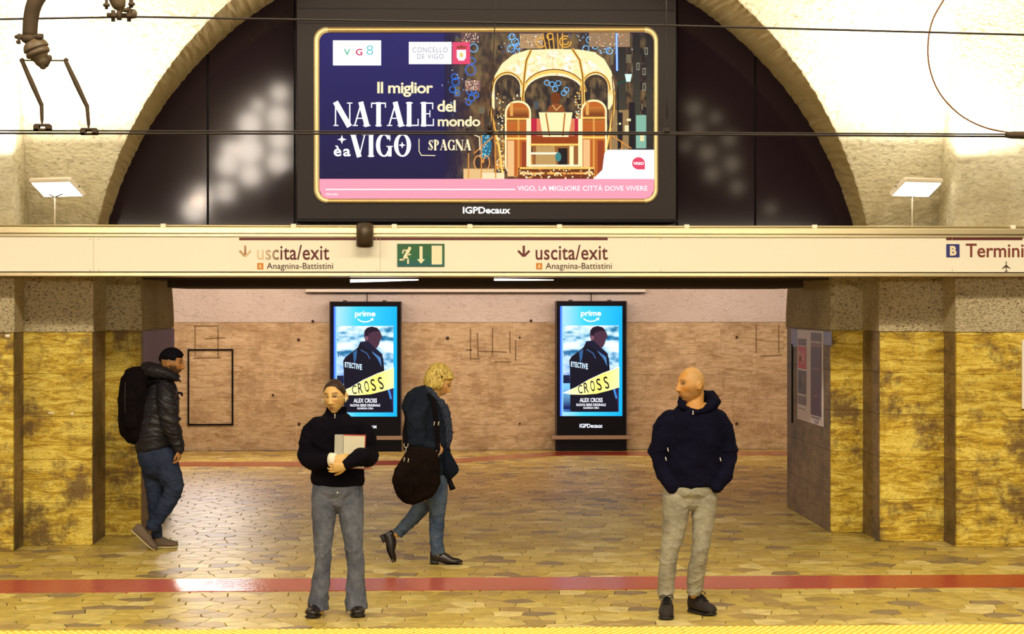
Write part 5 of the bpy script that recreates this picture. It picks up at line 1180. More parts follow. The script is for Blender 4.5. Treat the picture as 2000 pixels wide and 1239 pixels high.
def shoe(parent, heel, fdir, up, L, mat, sole_mat, name='shoe', toe_h=0.045, ankle_h=0.10, sole_t=0.018, heel_t=0.0, width=0.047, pointy=0.0, laces=None):
    """heel: ground-contact point of the heel; fdir along the foot; up: upwards normal to the sole"""
    f = Vector(fdir).normalized(); u = Vector(up); u = (u-f*u.dot(f)).normalized(); s = f.cross(u); H = Vector(heel)
    def sec(bm, st, wfun, lo, hi, n=20):
        rings = []
        for t in st:
            w_ = wfun(t); z0_, z1_ = lo(t), hi(t); ring = []
            for j in range(n):
                a = 2*math.pi*j/n; cx = math.cos(a); sz = math.sin(a); e_ = 0.72
                x = w_*math.copysign(abs(cx)**e_, cx); zz_ = math.copysign(abs(sz)**(0.5 if sz < 0 else 0.95), sz)
                if sz > 0: x *= 1-0.30*sz
                z = (z0_+z1_)/2+(z1_-z0_)/2*zz_; ring.append(bm.verts.new(H+f*t*L+s*x+u*z))
            rings.append(ring)
        for a, b in zip(rings[:-1], rings[1:]):
            for j in range(n): ff = bm.faces.new((a[j], a[(j+1) % n], b[(j+1) % n], b[j])); ff.smooth = True
        bm.faces.new(rings[0]); bm.faces.new(rings[-1]); bmesh.ops.recalc_face_normals(bm, faces=bm.faces[:])
    def wf_(t):
        b = width*(0.72+0.28*math.sin(min(1, max(0, (t-0.15)/0.85))*math.pi*0.62)); 
        if t > 0.80: q = (t-0.80)/0.20; b *= math.sqrt(max(0.02, 1-q**2*(0.88)))*(1-0.25*pointy*q)
        if t < 0.10: q = (0.10-t)/0.10; b *= math.sqrt(max(0.05, 1-q**2*0.75))
        return b
    def hi(t):
        if t < 0.34: return ankle_h*(1-0.10*(max(0, 0.08-t)/0.08))+sole_t
        if t < 0.70: q = (t-0.34)/0.36; return sole_t+ankle_h*(1-q)+(toe_h*1.05)*q+0.01*math.sin(q*math.pi)
        q = (t-0.70)/0.30; return sole_t+toe_h*1.05*math.sqrt(max(0.12, 1-q**2*0.80))
    lo = lambda t: sole_t*0.8+heel_t*(1-min(1, t/0.45)) + (0.006*max(0, (t-0.75)/0.25))
    hi2 = lambda t: hi(t)+heel_t*(1-min(1, t/0.6))*0.5
    st = [0, .02, .06, .12, .2, .28, .36, .44, .52, .6, .68, .76, .82, .88, .93, .97, 1.0]
    bm = bmesh.new(); sec(bm, st, wf_, lo, hi2); sh = obj(name, bm, mat, parent)
    bm = bmesh.new()
    if heel_t > 0:
        sec(bm, [0, .03, .1, .2, .26], lambda t: wf_(t)*0.9, lambda t: 0.0, lambda t: heel_t+sole_t); sec(bm, [.25, .4, .55, .7, .82, .9, .96, 1.0], lambda t: wf_(t)*1.0, lambda t: max(0, heel_t*(1-(t-.25)/.25)), lambda t: max(0, heel_t*(1-(t-.25)/.25))+sole_t*0.8)
    else: sec(bm, st, lambda t: wf_(t)*1.06, lambda t: 0.0+0.010*max(0, (t-0.85)/0.15), lambda t: sole_t+0.008*max(0, (t-0.85)/0.15))
    obj('sole', bm, sole_mat, sh)
    if laces is not None:
        bm = bmesh.new()
        for i in range(4):
            t = 0.40+0.075*i; z = hi(t)+0.003; wd = wf_(t)*0.38
            for q in (-1, 1): tube(bm, [(*(H+f*t*L+s*(-wd*q)+u*(z-0.006)), 0.0026), (*(H+f*(t+0.03)*L+u*(z+0.001)), 0.0026), (*(H+f*(t+0.06)*L+s*(wd*q)+u*(z-0.010)), 0.0026)], 6, 2)
        p0 = H+f*0.42*L+u*(hi(0.42)+0.006)
        for q in (-1, 1): tube(bm, [(*p0, 0.0026), (*(p0+s*0.025*q+u*0.012), 0.0026), (*(p0+s*0.045*q+u*-0.004+f*0.01), 0.0026), (*(p0+s*0.02*q+f*0.02-u*0.004), 0.0026)], 6, 3)
        obj('laces', bm, laces, sh)
    return sh
def hair_cap(name, T, kind, mask, mat, parent, thick, wave=0.0, seed=1, extra=None, nu=200, nv=150):
    D, Fc = head_sphere(nu, nv); P0 = head_shape(D, kind); m = mask(P0, D); off = np.clip(m, 0, 1)
    r = np.random.RandomState(seed)
    tt = thick(P0) if callable(thick) else thick
    P_ = P0+D*(off*tt)[:, None]
    if wave: P_ = P_+D*(off*wave*np.sin(D[:, 0]*60+3*np.sin(D[:, 2]*9))*np.sin(np.arctan2(D[:, 1], D[:, 0])*26+D[:, 2]*14))[:, None]
    if extra: P_ = extra(P_, off)
    Fk = [f for f in Fc if max(off[list(f)]) > 0.04]
    bm = bmesh.new(); add_pts(bm, P_, Fk, T); bmesh.ops.delete(bm, geom=[v for v in bm.verts if not v.link_faces], context='VERTS'); bmesh.ops.remove_doubles(bm, verts=bm.verts, dist=0.0002); bmesh.ops.recalc_face_normals(bm, faces=bm.faces[:])
    return obj(name, bm, mat, parent, smooth=True)
class Fig:
    """a figure placed at depth Y0; k() turns photograph keys into metric keys"""
    def __init__(s, base_px, base_py, dY=0.0):
        g = G(base_px, base_py); s.Y0 = g.y+dY; s.g = g; d = g.x*ST+s.Y0*CT; s.s = F/d
    def p(s, x, y, dy=0.0):
        return P(x, y, s.Y0+dy)
    def k(s, x, y, dy, hw, hd=None):
        q = s.p(x, y, dy); a = hw/s.s
        return (q.x, q.y, q.z, a, (hd if hd is not None else a))
def torso_keys(fg, rows): return [fg.k(x, y, dy, hw, hd) for (x, y, dy, hw, hd) in rows]
def limb_keys(fg, rows): return [fg.k(*r) for r in rows]
def thin(keys, f): return [(k[0], k[1], k[2], k[3]*f, k[4]*f) for k in keys]
def grow(keys, d): return [(k[0], k[1], k[2], k[3]+d, k[4]+d) for k in keys]
BLK = (0.02, 0.012, 0.01)

# ---- woman with folder ------------------------------------------------
fg = Fig(657, 1203); s_ = fg.s
w1 = thing('person', 'young woman in black fleece and flared grey jeans hugging a folder, hair tied back', 'person', (fg.g.x, fg.Y0, 0))
T1 = head_matrix(fg.p(654, 775.5, -0.03), -17, -2, 3, 0.262*0+1.02)
K1 = dict(skin=(0.64, 0.385, 0.13), lip=(0.42, 0.14, 0.10), browc=(0.12, 0.06, 0.03), fem=1, nose=0.023, brow=0.6, gaze=-1.0)
tor = torso_keys(fg, [(660, 949, 0, 49, .125), (660, 940, 0, 53, .135), (659, 915, 0, 53, .13), (657, 880, 0, 53, .125), (655, 850, 0, 55, .125), (655, 834, 0, 55, .12), (655, 824, 0, 49, .105), (656, 815, 0, 33, .08), (656, 806, 0, 21.5, .066), (657, 799, 0, 20, .062)])
aL = limb_keys(fg, [(617, 833, 0, 17), (606, 848, .01, 19), (601, 872, .01, 18.5), (601, 893, -.02, 18.5), (616, 904, -.12, 16.5), (634, 901, -.18, 14), (650, 898, -.21, 11.5)])
aR = limb_keys(fg, [(698, 832, 0, 17), (712, 846, .01, 19.5), (719, 870, .0, 19), (719, 892, -.04, 19), (706, 893, -.19, 20), (692, 899, -.24, 15), (678, 908, -.255, 10.5)])
lL = limb_keys(fg, [(635, 945, 0, 25), (634, 975, 0, 26, .10), (633, 1010, 0, 23.5, .09), (631, 1057, 0, 19.2, .075), (630, 1104, 0, 16.5, .062), (626, 1146, .01, 18, .066), (622, 1174, .01, 20.5, .08), (621.5, 1192, .01, 21.5, .09)])
lR = limb_keys(fg, [(684, 945, 0, 25), (685, 975, 0, 26, .10), (686, 1010, 0, 24.5, .09), (690, 1057, 0, 19.5, .075), (695, 1104, 0, 17.8, .064), (694.5, 1150, .01, 19, .066), (695, 1174, .01, 21.5, .08), (696, 1191, .01, 22, .09)])
bm = bmesh.new(); head_geo(bm, T1, K1)
tube(bm, [fg.k(657, 792, .0, 14.5), fg.k(657, 805, .0, 14), fg.k(656, 824, .0, 15)], 16, 2)
tube(bm, thin(tor[:6], .72), 20, 2); tube(bm, thin(aL, .6), 12, 2); tube(bm, thin(aR, .6), 12, 2); tube(bm, thin(lL, .6), 12, 2); tube(bm, thin(lR, .6), 12, 2)
hand(bm, fg.p(650, 899, -.235), (1, -.05, .12), (.1, 1, -.35), L=.165, curl=(14, 20, 15), side=-1, spread=1.3, rs_=0.95)
hand(bm, fg.p(676, 911, -.265), (-1, -.02, -.14), (0, 1, .25), L=.16, curl=(22, 32, 22), side=1, spread=.7)
remesh('body', bm, .0042, M['skin'], w1, 1, colorfn=skin_color(T1, K1)); eyes(T1, K1, w1)
bm = bmesh.new(); tube(bm, tor, 28, 4, flat=True); tube(bm, aL, 18, 4); tube(bm, aR, 18, 4)
e1 = fg.p(601, 893); e2 = fg.p(719, 890)
remesh('fleece_jacket', bm, .0075, M['blackcloth'], w1, 3, folds=fold_fn(.010, 26, 2, [(*e1, .12), (*e2, .12)]))
bm = bmesh.new(); tube(bm, torso_keys(fg, [(657, 813, -.0, 21.5, .068), (657, 803, -.003, 20, .064), (657, 796, 0, 19.5, .062)]), 28, 2, flat=True, cap=False)
bmesh.ops.solidify(bm, geom=bm.faces[:], thickness=0.006); obj('collar', bm, M['blackcloth'], w1, True)
q = fg.p(654, 812, -.085); bm = bmesh.new(); cyl(bm, q+Vector((0, 0, .010)), q-Vector((0, 0, .012)), .0035, 8); ellipsoid(bm, q-Vector((0, 0, .014)), .005, .003, .007, seg=8); obj('zip_pull', bm, M['silver'], w1)
bm = bmesh.new(); tube(bm, torso_keys(fg, [(659, 938, 0, 48, .12), (659, 958, 0, 50, .125), (659, 972, 0, 48, .10)]), 28, 3); tube(bm, lL, 20, 4, flat=True); tube(bm, lR, 20, 4, flat=True)
remesh('jeans', bm, .0062, M['jean_grey'], w1, 1, folds=fold_fn(.0062, 42, 5, [(*fg.p(630, 1085), .12), (*fg.p(625, 1160), .1), (*fg.p(694, 1085), .12), (*fg.p(695, 1160), .1), (*fg.p(659, 985), .1)], vert=.05, base=.6))
bm = bmesh.new(); q = fg.p(659, 963, -.135); ellipsoid(bm, q, .006, .003, .006, seg=8); obj('button', bm, M['silver'], w1)
shoe(w1, (fg.p(623, 1190, .09).x, fg.Y0+.10, .0), (-.18, -1, 0), (0, 0, 1), .255, M['shoe_black'], M['sole_black'], toe_h=.052, ankle_h=.09, sole_t=.024, width=.050)
shoe(w1, (fg.p(694, 1190, .09).x, fg.Y0+.13, .0), (.12, -1, 0), (0, 0, 1), .255, M['shoe_black'], M['sole_black'], toe_h=.052, ankle_h=.09, sole_t=.024, width=.050)
def mk(P_, D):
    X, Y, Z = P_.T; line = 0.084+0.006*gs(X, .03)-1.0*np.clip(np.abs(X)-.030, 0, 1)-.6*np.clip(.05-Y, 0, .07); return np.where(Y > -0.02, sgm((Z-line)*260), sgm((Z+.055)*200))*(1-0.9*gs(X, .0018)*(Y > 0.0)*(Z > .05))
hair_cap('hair', T1, K1, mk, M['hair_brown'], w1, .0055, .0006)
bm = bmesh.new(); ellipsoid(bm, T1 @ Vector((0, -.115, .03)), .03, .03, .03); obj('hair_bun', bm, M['hair_brown'], w1, True)
bm = bmesh.new(); 
for q in (-1, 1):
    ring = [(*(T1 @ Vector((q*.034+.0225*math.cos(a), .098-.003*abs(math.cos(a))-.008*max(0, q*math.cos(a)), .001+.021*math.sin(a)))), .0013) for a in [2*math.pi*i/20 for i in range(20)]]
    tube(bm, ring, 6, 1, closed=True, cap=False); tube(bm, [(*(T1 @ Vector((q*.058, .088, .006))), .0013), (*(T1 @ Vector((q*.076, .03, .008))), .0013), (*(T1 @ Vector((q*.078, -.005, .004))), .0013)], 6, 2)
tube(bm, [(*(T1 @ Vector((-.012, .100, .005))), .0013), (*(T1 @ Vector((0, .104, .009))), .0013), (*(T1 @ Vector((.012, .100, .005))), .0013)], 6, 2); obj('glasses', bm, M['gold_wire'], w1)
for q in (-1, 1):
    bm = bmesh.new(); ellipsoid(bm, T1 @ Vector((q*.084, .008, -.014)), .007, .007, .008, seg=10); a = T1 @ Vector((q*.083, .014, -.018)); cyl(bm, a, a+Vector((0, 0, -.022)), .0032, 8); obj('earbud', bm, M['white_plastic'], w1, True)
bm = bmesh.new(); a, b = fg.p(645, 898, -.215), fg.p(656, 898.5, -.235); tube(bm, [(*a, 13.5/s_, 12/s_), (*b, 12.5/s_, 10/s_)], 18, 2, ref=(0, 0, 1), flat=True); obj('cuff', bm, M['bandage'], w1, True)
# folder
fo = thing('folder', 'grey ring folder with red edges hugged by the woman in black fleece', 'folder', fg.p(680, 914, -.16))
def fbox(nm, xa, ya, xb, yb, y0_, y1_, mat, bev=.002):
    b_ = bmesh.new(); a, b = fg.p(xa, yb, y0_), fg.p(xb, ya, y0_); box(b_, a.x, b.x, fg.Y0+y0_, fg.Y0+y1_, a.z, b.z, bev); bmesh.ops.rotate(b_, verts=b_.verts, cent=fg.p(682, 880, -.19), matrix=Matrix.Rotation(math.radians(1.5), 3, 'Y')); obj(nm, b_, mat, fo)
fbox('front_cover', 670.5, 851, 712, 915, -.206, -.202, M['paper2']); fbox('spine', 653, 850.5, 670, 914, -.206, -.150, M['paper']); fbox('back_cover', 670, 849, 714, 916, -.154, -.150, M['folder_red']); fbox('pages', 671, 853, 710, 912.5, -.200, -.156, M['white_paint'], 0)
fbox('red_edge', 670.5, 849.6, 713, 851.2, -.2075, -.199, M['folder_red'], 0); fbox('red_edge', 670.5, 914.5, 728, 916, -.2075, -.150, M['folder_red'], 0)

# ---- bald man ---------------------------------------------------------
fg = Fig(1332, 1203); s_ = fg.s
m2 = thing('person', 'bald man in navy hooded sweatshirt and light jeans, hands in pockets, looking aside', 'person', (fg.g.x, fg.Y0, 0))
T2 = head_matrix(fg.p(1349.5, 752, -.02), -62, 2, 0, 1.06)
K2 = dict(skin=(0.52, 0.24, 0.055), lip=(0.36, 0.12, 0.07), browc=(0.22, 0.12, 0.05), nose=0.028, brow=1.5, gaunt=1.1, gaze=-.6, stubble=(0.35, (0.30, 0.17, 0.09)), fade=(0.30, (0.50, 0.38, 0.20)))
tor = torso_keys(fg, [(1353, 953, 0, 45, .12), (1353, 945, 0, 53, .14), (1354, 920, 0, 58, .145), (1355, 885, 0, 60, .145), (1356, 850, 0, 61, .14), (1356, 825, 0, 61, .135), (1355, 809, 0, 54, .115), (1354, 801, 0, 38, .09), (1355, 795, 0, 27, .075)])
aL = limb_keys(fg, [(1308, 818, 0, 19), (1297, 835, .01, 21), (1291, 862, .02, 21), (1289, 890, .03, 20), (1295, 915, .0, 18.5), (1303, 935, -.05, 16), (1313, 952, -.075, 14)])
aR = limb_keys(fg, [(1402, 818, 0, 19), (1411, 835, .01, 20), (1417, 862, .02, 20.5), (1420, 888, .03, 20.5), (1418, 912, .0, 19), (1411, 933, -.05, 16.5), (1400, 951, -.075, 14)])
lL = limb_keys(fg, [(1322, 945, 0, 26), (1320, 980, 0, 26.5, .10), (1319, 1010, 0, 25.5, .095), (1315, 1045, 0, 22, .083), (1307.5, 1080, -.01, 18, .070), (1303.5, 1115, 0, 17.5, .066), (1300.5, 1150, .01, 16.5, .062), (1301, 1172, .01, 15.5, .062)])
lR = limb_keys(fg, [(1378, 945, 0, 25), (1376, 980, 0, 25, .10), (1374, 1010, 0, 23, .09), (1371, 1045, -.01, 19.5, .078), (1367, 1080, -.02, 17, .068), (1360.5, 1115, .02, 18, .066), (1357.5, 1145, .05, 16.5, .06), (1354.5, 1162, .06, 13.5, .058)])
bm = bmesh.new(); head_geo(bm, T2, K2)
tube(bm, [fg.k(1358, 768, .03, 17.5), fg.k(1357, 785, .01, 18), fg.k(1355, 800, 0, 24)], 16, 2)
tube(bm, thin(tor[:7], .75), 20, 2); tube(bm, thin(aL, .6), 12, 2); tube(bm, thin(aR, .6), 12, 2); tube(bm, thin(lL, .6), 12, 2); tube(bm, thin(lR, .6), 12, 2)
hand(bm, fg.p(1315, 947, -.075), (.25, .9, -1), (1, .5, 0), L=.17, curl=(15, 20, 15), side=1); hand(bm, fg.p(1397, 946, -.075), (-.25, .9, -1), (-1, .5, 0), L=.17, curl=(15, 20, 15), side=-1)
remesh('body', bm, .0045, M['skin'], m2, 1, colorfn=skin_color(T2, K2)); eyes(T2, K2, m2)
bm = bmesh.new(); tube(bm, tor, 28, 4, flat=True); tube(bm, aL, 18, 4); tube(bm, aR, 18, 4)
remesh('hooded_sweatshirt', bm, .0075, M['navy'], m2, 3, folds=fold_fn(.012, 24, 12, [(*fg.p(1289, 890), .13), (*fg.p(1419, 888), .13), (*fg.p(1353, 945), .16)]))
bm = bmesh.new()
hk = [fg.k(1337, 798, -.095, 5), fg.k(1331, 790, -.06, 8), fg.k(1332, 782, .0, 9), fg.k(1340, 778, .07, 10), fg.k(1357, 776, .12, 12), fg.k(1380, 774, .10, 13), fg.k(1392, 781, .04, 14.5), fg.k(1391, 792, -.04, 12), fg.k(1376, 802, -.10, 7), fg.k(1362, 806, -.12, 4.5)]
tube(bm, hk, 14, 1 if False else 4); remesh('hood', bm, .007, M['navy'], m2, 3, folds=fold_fn(.006, 40, 13, base=1))
q = fg.p(1353.5, 803, -.125); bm = bmesh.new(); cyl(bm, q+Vector((0, 0, .002)), q-Vector((0, 0, .022)), .0035, 8); ellipsoid(bm, q-Vector((0, 0, .020)), .006, .004, .008, seg=8); obj('zip_pull', bm, M['silver'], m2)
for (x, y) in ((1304, 879), (1300, 897), (1406.5, 898)):
    bm = bmesh.new(); q = fg.p(x, y, -.125); tube(bm, [(q.x, q.y, q.z+.012, .003), (q.x+.004, q.y-.004, q.z-.008, .0045)], 8, 1); obj('pocket_toggle', bm, M['silver'], m2)
bm = bmesh.new(); tube(bm, torso_keys(fg, [(1351, 942, 0, 48, .12), (1350, 960, 0, 51, .125), (1349, 972, 0, 49, .10)]), 28, 3); tube(bm, lL, 20, 4, flat=True); tube(bm, lR, 20, 4, flat=True)
remesh('jeans', bm, .0062, M['jean_light'], m2, 1, folds=fold_fn(.0046, 44, 15, [(*fg.p(1305, 1085), .12), (*fg.p(1301, 1165), .09), (*fg.p(1366, 1080), .12), (*fg.p(1356, 1155), .09), (*fg.p(1350, 985), .14)], vert=.7, base=.5))
shoe(m2, (fg.p(1303, 1190, .08).x, fg.Y0+.06, 0), (-.16, -1, 0), (0, 0, 1), .285, M['shoe_suede'], M['sole_black'], toe_h=.058, ankle_h=.115, sole_t=.026, width=.052, laces=M['black'])
shoe(m2, (fg.p(1348, 1190, .18).x, fg.Y0+.20, 0), (.55, -1, 0), (0, 0, 1), .285, M['shoe_suede'], M['sole_black'], toe_h=.058, ankle_h=.115, sole_t=.026, width=.052, laces=M['black'])

# ---- woman walking ----------------------------------------------------
fg = Fig(866, 1101); s_ = fg.s
w2 = thing('person', 'blond woman in dark blue coat walking with head bowed, blue jeans and pointed ankle boots', 'person', (fg.g.x, fg.Y0, 0))
T3 = head_matrix(fg.p(859.5, 746.5, 0), 82, -27, 0, .98)
K3 = dict(skin=(0.60, 0.33, 0.12), lip=(0.40, 0.12, 0.08), browc=(0.25, 0.14, 0.05), fem=1, nose=.026, brow=.7, gaze=0)
def prof(rows): return [fg.k(x, y, dy, hw, hd) for (x, y, dy, hw, hd) in rows]
tor = prof([(834, 972, 0, 26, .15), (832, 955, 0, 35, .18), (832, 925, 0, 40, .19), (833, 895, 0, 42, .19), (834, 860, 0, 43, .19), (832, 830, 0, 42.5, .195), (829, 805, 0, 39, .19), (829, 785, 0, 34, .17), (836, 770, 0, 24, .11), (843, 762, 0, 15, .075)])
aN = limb_keys(fg, [(823, 792, -.15, 18), (815, 812, -.19, 20), (812, 840, -.21, 19), (817, 862, -.22, 18), (835, 872, -.23, 15.5), (851, 873, -.24, 12)])
aF = limb_keys(fg, [(832, 792, .15, 18), (845, 830, .19, 18), (862, 862, .16, 16), (868, 880, .05, 12), (866, 880, -.05, 10)])
lF = limb_keys(fg, [(848, 930, -.05, 26, .10), (852, 965, -.05, 23, .10), (854, 990, -.06, 18, .085), (853, 1020, -.06, 15.5, .07), (852.5, 1050, -.06, 14, .062), (854, 1072, -.06, 14, .062), (856, 1083, -.06, 14, .062)])
lB = limb_keys(fg, [(838, 935, .08, 26, .10), (833, 965, .08, 22, .10), (823, 990, .08, 17.5, .085), (805, 1014, .08, 14, .07), (789, 1030, .08, 12, .062), (776, 1044, .08, 12, .06)])
bm = bmesh.new(); head_geo(bm, T3, K3)
tube(bm, [fg.k(853, 758, 0, 13), fg.k(846, 770, 0, 13), fg.k(840, 785, 0, 17)], 16, 2)
tube(bm, thin(tor[1:8], .7), 20, 2); tube(bm, thin(aN, .6), 12, 2); tube(bm, thin(aF, .6), 12, 2); tube(bm, thin(lF, .6), 12, 2); tube(bm, thin(lB, .6), 12, 2)
hand(bm, fg.p(854, 864, -.25), (.30, -.05, -.55), (-.6, .3, -.5), L=.15, curl=(45, 55, 35), side=1)
hand(bm, fg.p(868, 884, -.04), (.1, -.3, -1), (-.6, 0, -.2), L=.15, curl=(45, 55, 35), side=-1)
remesh('body', bm, .0048, M['skin'], w2, 1, colorfn=skin_color(T3, K3)); eyes(T3, K3, w2)
bm = bmesh.new(); tube(bm, tor, 28, 4, flat=True); tube(bm, aN, 18, 4); tube(bm, aF, 18, 4); tube(bm, prof([(800, 812, 0, 11, .12), (797, 795, 0, 12, .14), (806, 775, 0, 14, .13), (826, 764, 0, 12, .10)]), 16, 3)
remesh('coat', bm, .009, M['bluecoat'], w2, 3, folds=fold_fn(.014, 22, 22, [(*fg.p(815, 860, -.2), .16)], base=.6))
bm = bmesh.new(); tube(bm, [fg.k(840, 764, -.08, 7), fg.k(852, 779, -.09, 7), fg.k(866, 795, -.09, 9), fg.k(873, 825, -.08, 9), fg.k(876, 850, -.07, 9), fg.k(872, 872, -.06, 7)], 14, 4); tube(bm, [fg.k(840, 764, .08, 7), fg.k(855, 782, .07, 7), fg.k(870, 800, .05, 8), fg.k(875, 840, .05, 9)], 14, 4); tube(bm, [fg.k(840, 763, -.08, 7), fg.k(833, 760, .0, 7), fg.k(840, 763, .08, 7)], 12, 3)
remesh('knit_scarf', bm, .008, M['scarf'], w2, 2, folds=fold_fn(.007, 70, 23, base=1))
bm = bmesh.new(); tube(bm, prof([(845, 925, 0, 28, .15), (846, 955, 0, 27, .15), (848, 968, 0, 20, .12)]), 24, 3); tube(bm, lF, 20, 4, flat=True); tube(bm, lB, 20, 4, flat=True)
remesh('jeans', bm, .0062, M['jean_blue'], w2, 1, folds=fold_fn(.0065, 44, 25, [(*fg.p(853, 1010, -.06), .12), (*fg.p(785, 1035, .08), .1), (*fg.p(855, 1070, -.06), .1)], base=.3))
shoe(w2, (fg.p(840, 1100, -.06).x, fg.Y0-.06, 0), (1, -.06, 0), (0, 0, 1), .272, M['shoe_black'], M['sole_black'], 'ankle_boot', toe_h=.042, ankle_h=.095, sole_t=.012, heel_t=.030, width=.042, pointy=1)
toe = fg.p(765, 1096, .08); hl = fg.p(741, 1047, .08); fd_ = (toe-hl); L_ = fd_.length
up_ = Vector((.9, 0, .45)); shoe(w2, hl+Vector((0, 0, 0)), fd_, up_, .255, M['shoe_black'], M['sole_black'], 'ankle_boot', toe_h=.042, ankle_h=.095, sole_t=.012, heel_t=.030, width=.042, pointy=1)
def mk3(P_, D):
    X, Y, Z = P_.T; return np.where(Y > 0.03, sgm((Z-(.040+(Y-.03)*.5))*300), np.where(Y > -.01, sgm((Z-(-.045+(Y+.01)*2.1))*260), sgm((Z+.085)*200)))
def th3(P_): return .016+.030*np.clip((-P_[:, 1]+.02)/.09, 0, 1)+.016*np.clip(-P_[:, 2]/.08, 0, 1)+.006*(P_[:, 2] > .05)
blond, nt, b = newmat('blond_hair'); tcn = N(nt, 'ShaderNodeTexCoord'); wv = N(nt, 'ShaderNodeTexNoise', i_Scale=26.0, i_Detail=5.0, i_Distortion=1.5); mpn = N(nt, 'ShaderNodeMapping'); mpn.inputs['Scale'].default_value = (3.2, 3.2, .9)
nt.links.new(tcn.outputs['Object'], mpn.inputs[0]); nt.links.new(mpn.outputs[0], wv.inputs['Vector']); rp = ramp(nt, [(0.32, (0.10, 0.055, 0.01)), (0.48, (0.46, 0.31, 0.05)), (0.66, (0.80, 0.63, 0.20))]); nt.links.new(wv.outputs['Fac'], rp.inputs[0]); nt.links.new(rp.outputs[0], b.inputs['Base Color']); b.inputs['Roughness'].default_value = .42
bpn = N(nt, 'ShaderNodeBump', i_Strength=0.8, i_Distance=0.004); nt.links.new(wv.outputs['Fac'], bpn.inputs['Height']); nt.links.new(bpn.outputs[0], b.inputs['Normal'])
hair_cap('hair', T3, K3, mk3, blond, w2, th3, .0028)
bm = bmesh.new()                                  # locks of the bob falling to the nape and cheek
for i in range(34):
    a = math.radians(-150+i*300/33); sx_ = math.sin(a); cy_ = -math.cos(a)
    if cy_ > .35: continue
    x0_, y0_ = .086*sx_, .112*cy_; jj = rs.uniform(-.006, .006)
    keys = [(x0_*.9, y0_*.9, .050, .008), (x0_*1.1, y0_*1.12, .012, .011), (x0_*1.12+jj, y0_*1.18, -.032, .011), (x0_*1.0+jj, y0_*1.05-.004, -.072+.02*(cy_ > 0), .007)]
    tube(bm, [(*(T3 @ Vector(k[:3])), k[3]) for k in keys], 8, 3)
obj('hair_locks', bm, blond, w2, True); COL.objects.get('hair_locks')
bm = bmesh.new(); ellipsoid(bm, T3 @ Vector((.083, .0, .055)), .008, .016, .012, seg=10); obj('hair_clip', bm, M['hair_brown'], w2)
sb = thing('shoulder_bag', 'large slouchy dark brown bag hanging on metal hooks at the walking woman', 'bag', fg.p(815, 975, -.33))
bm = bmesh.new(); tube(bm, [fg.k(825, 884, -.33, 32, .05), fg.k(823, 897, -.33, 37, .065), fg.k(818, 922, -.34, 43, .085), fg.k(812, 940, -.34, 46, .09), fg.k(817, 956, -.34, 43, .085), fg.k(821, 966, -.34, 38, .07)], 24, 4); remesh('bag_body', bm, .009, M['browncloth'], sb, 2, folds=fold_fn(.014, 22, 31, base=.8))
bm = bmesh.new(); tube(bm, [fg.k(846, 778, -.20, 4.2, .004), fg.k(849, 800, -.235, 4.4, .004), fg.k(853, 830, -.262, 4.4, .004), fg.k(856, 884, -.30, 4.4, .004)], 8, 4); tube(bm, [fg.k(846, 778, -.20, 4.2, .004), fg.k(832, 768, -.05, 4.4, .006), fg.k(815, 775, .06, 4.4, .006)], 8, 3); tube(bm, [fg.k(796, 815, -.10, 4, .004), fg.k(790, 845, -.20, 4, .004), fg.k(792, 878, -.30, 4, .004)], 8, 3); obj('strap', bm, M['bagcloth'], sb, True)
for (x, y, dy) in ((856, 884, -.315), (793, 870, -.315)):
    bm = bmesh.new(); q = fg.p(x, y, dy)
    for sg in (-1, 1): tube(bm, [(q.x+sg*.016, q.y, q.z+.012, .0035), (q.x+sg*.016, q.y, q.z-.006, .0035), (q.x+sg*.004, q.y, q.z-.022, .0035)], 8, 2)
    tube(bm, [(q.x, q.y, q.z-.02, .0035), (q.x, q.y, q.z-.05, .0035), (q.x-.008, q.y, q.z-.062, .0035)], 8, 2); obj('hook', bm, M['silver'], sb, True)
for (x, y, dy) in ((848.5, 828, -.275), (857, 828, -.275), (790, 898, -.40), (798, 900, -.40)):
    bm = bmesh.new(); q = fg.p(x, y, dy); tube(bm, [(q.x, q.y, q.z+.014, .0045), (q.x-.004, q.y, q.z-.012, .0045)], 8, 1); obj('buckle', bm, M['silver'], sb, True)
hb = thing('satchel', 'smaller black bag carried in front of the walking woman', 'bag', fg.p(878, 937, -.06))
bm = bmesh.new(); pts = [(862, 884), (876, 878), (897, 915), (897, 922), (880, 938), (864, 930)]
fr_ = [bm.verts.new(fg.p(x, y, -.12)) for x, y in pts]; bk = [bm.verts.new(fg.p(x, y, .02)) for x, y in pts]
bm.faces.new(fr_); bm.faces.new(bk[::-1])
for i in range(6): bm.faces.new((fr_[i], fr_[(i+1) % 6], bk[(i+1) % 6], bk[i]))
bmesh.ops.recalc_face_normals(bm, faces=bm.faces[:]); bmesh.ops.bevel(bm, geom=bm.edges[:], offset=.012, segments=3, affect='EDGES'); obj('bag_body', bm, M['bluecoat'], hb, True)
bm = bmesh.new(); tube(bm, [fg.k(874, 930, -.05, 5, .010), fg.k(880, 945, -.05, 5, .010), fg.k(884.5, 957, -.05, 6, .012)], 10, 2, flat=True); obj('strap_end', bm, M['black'], hb, True)

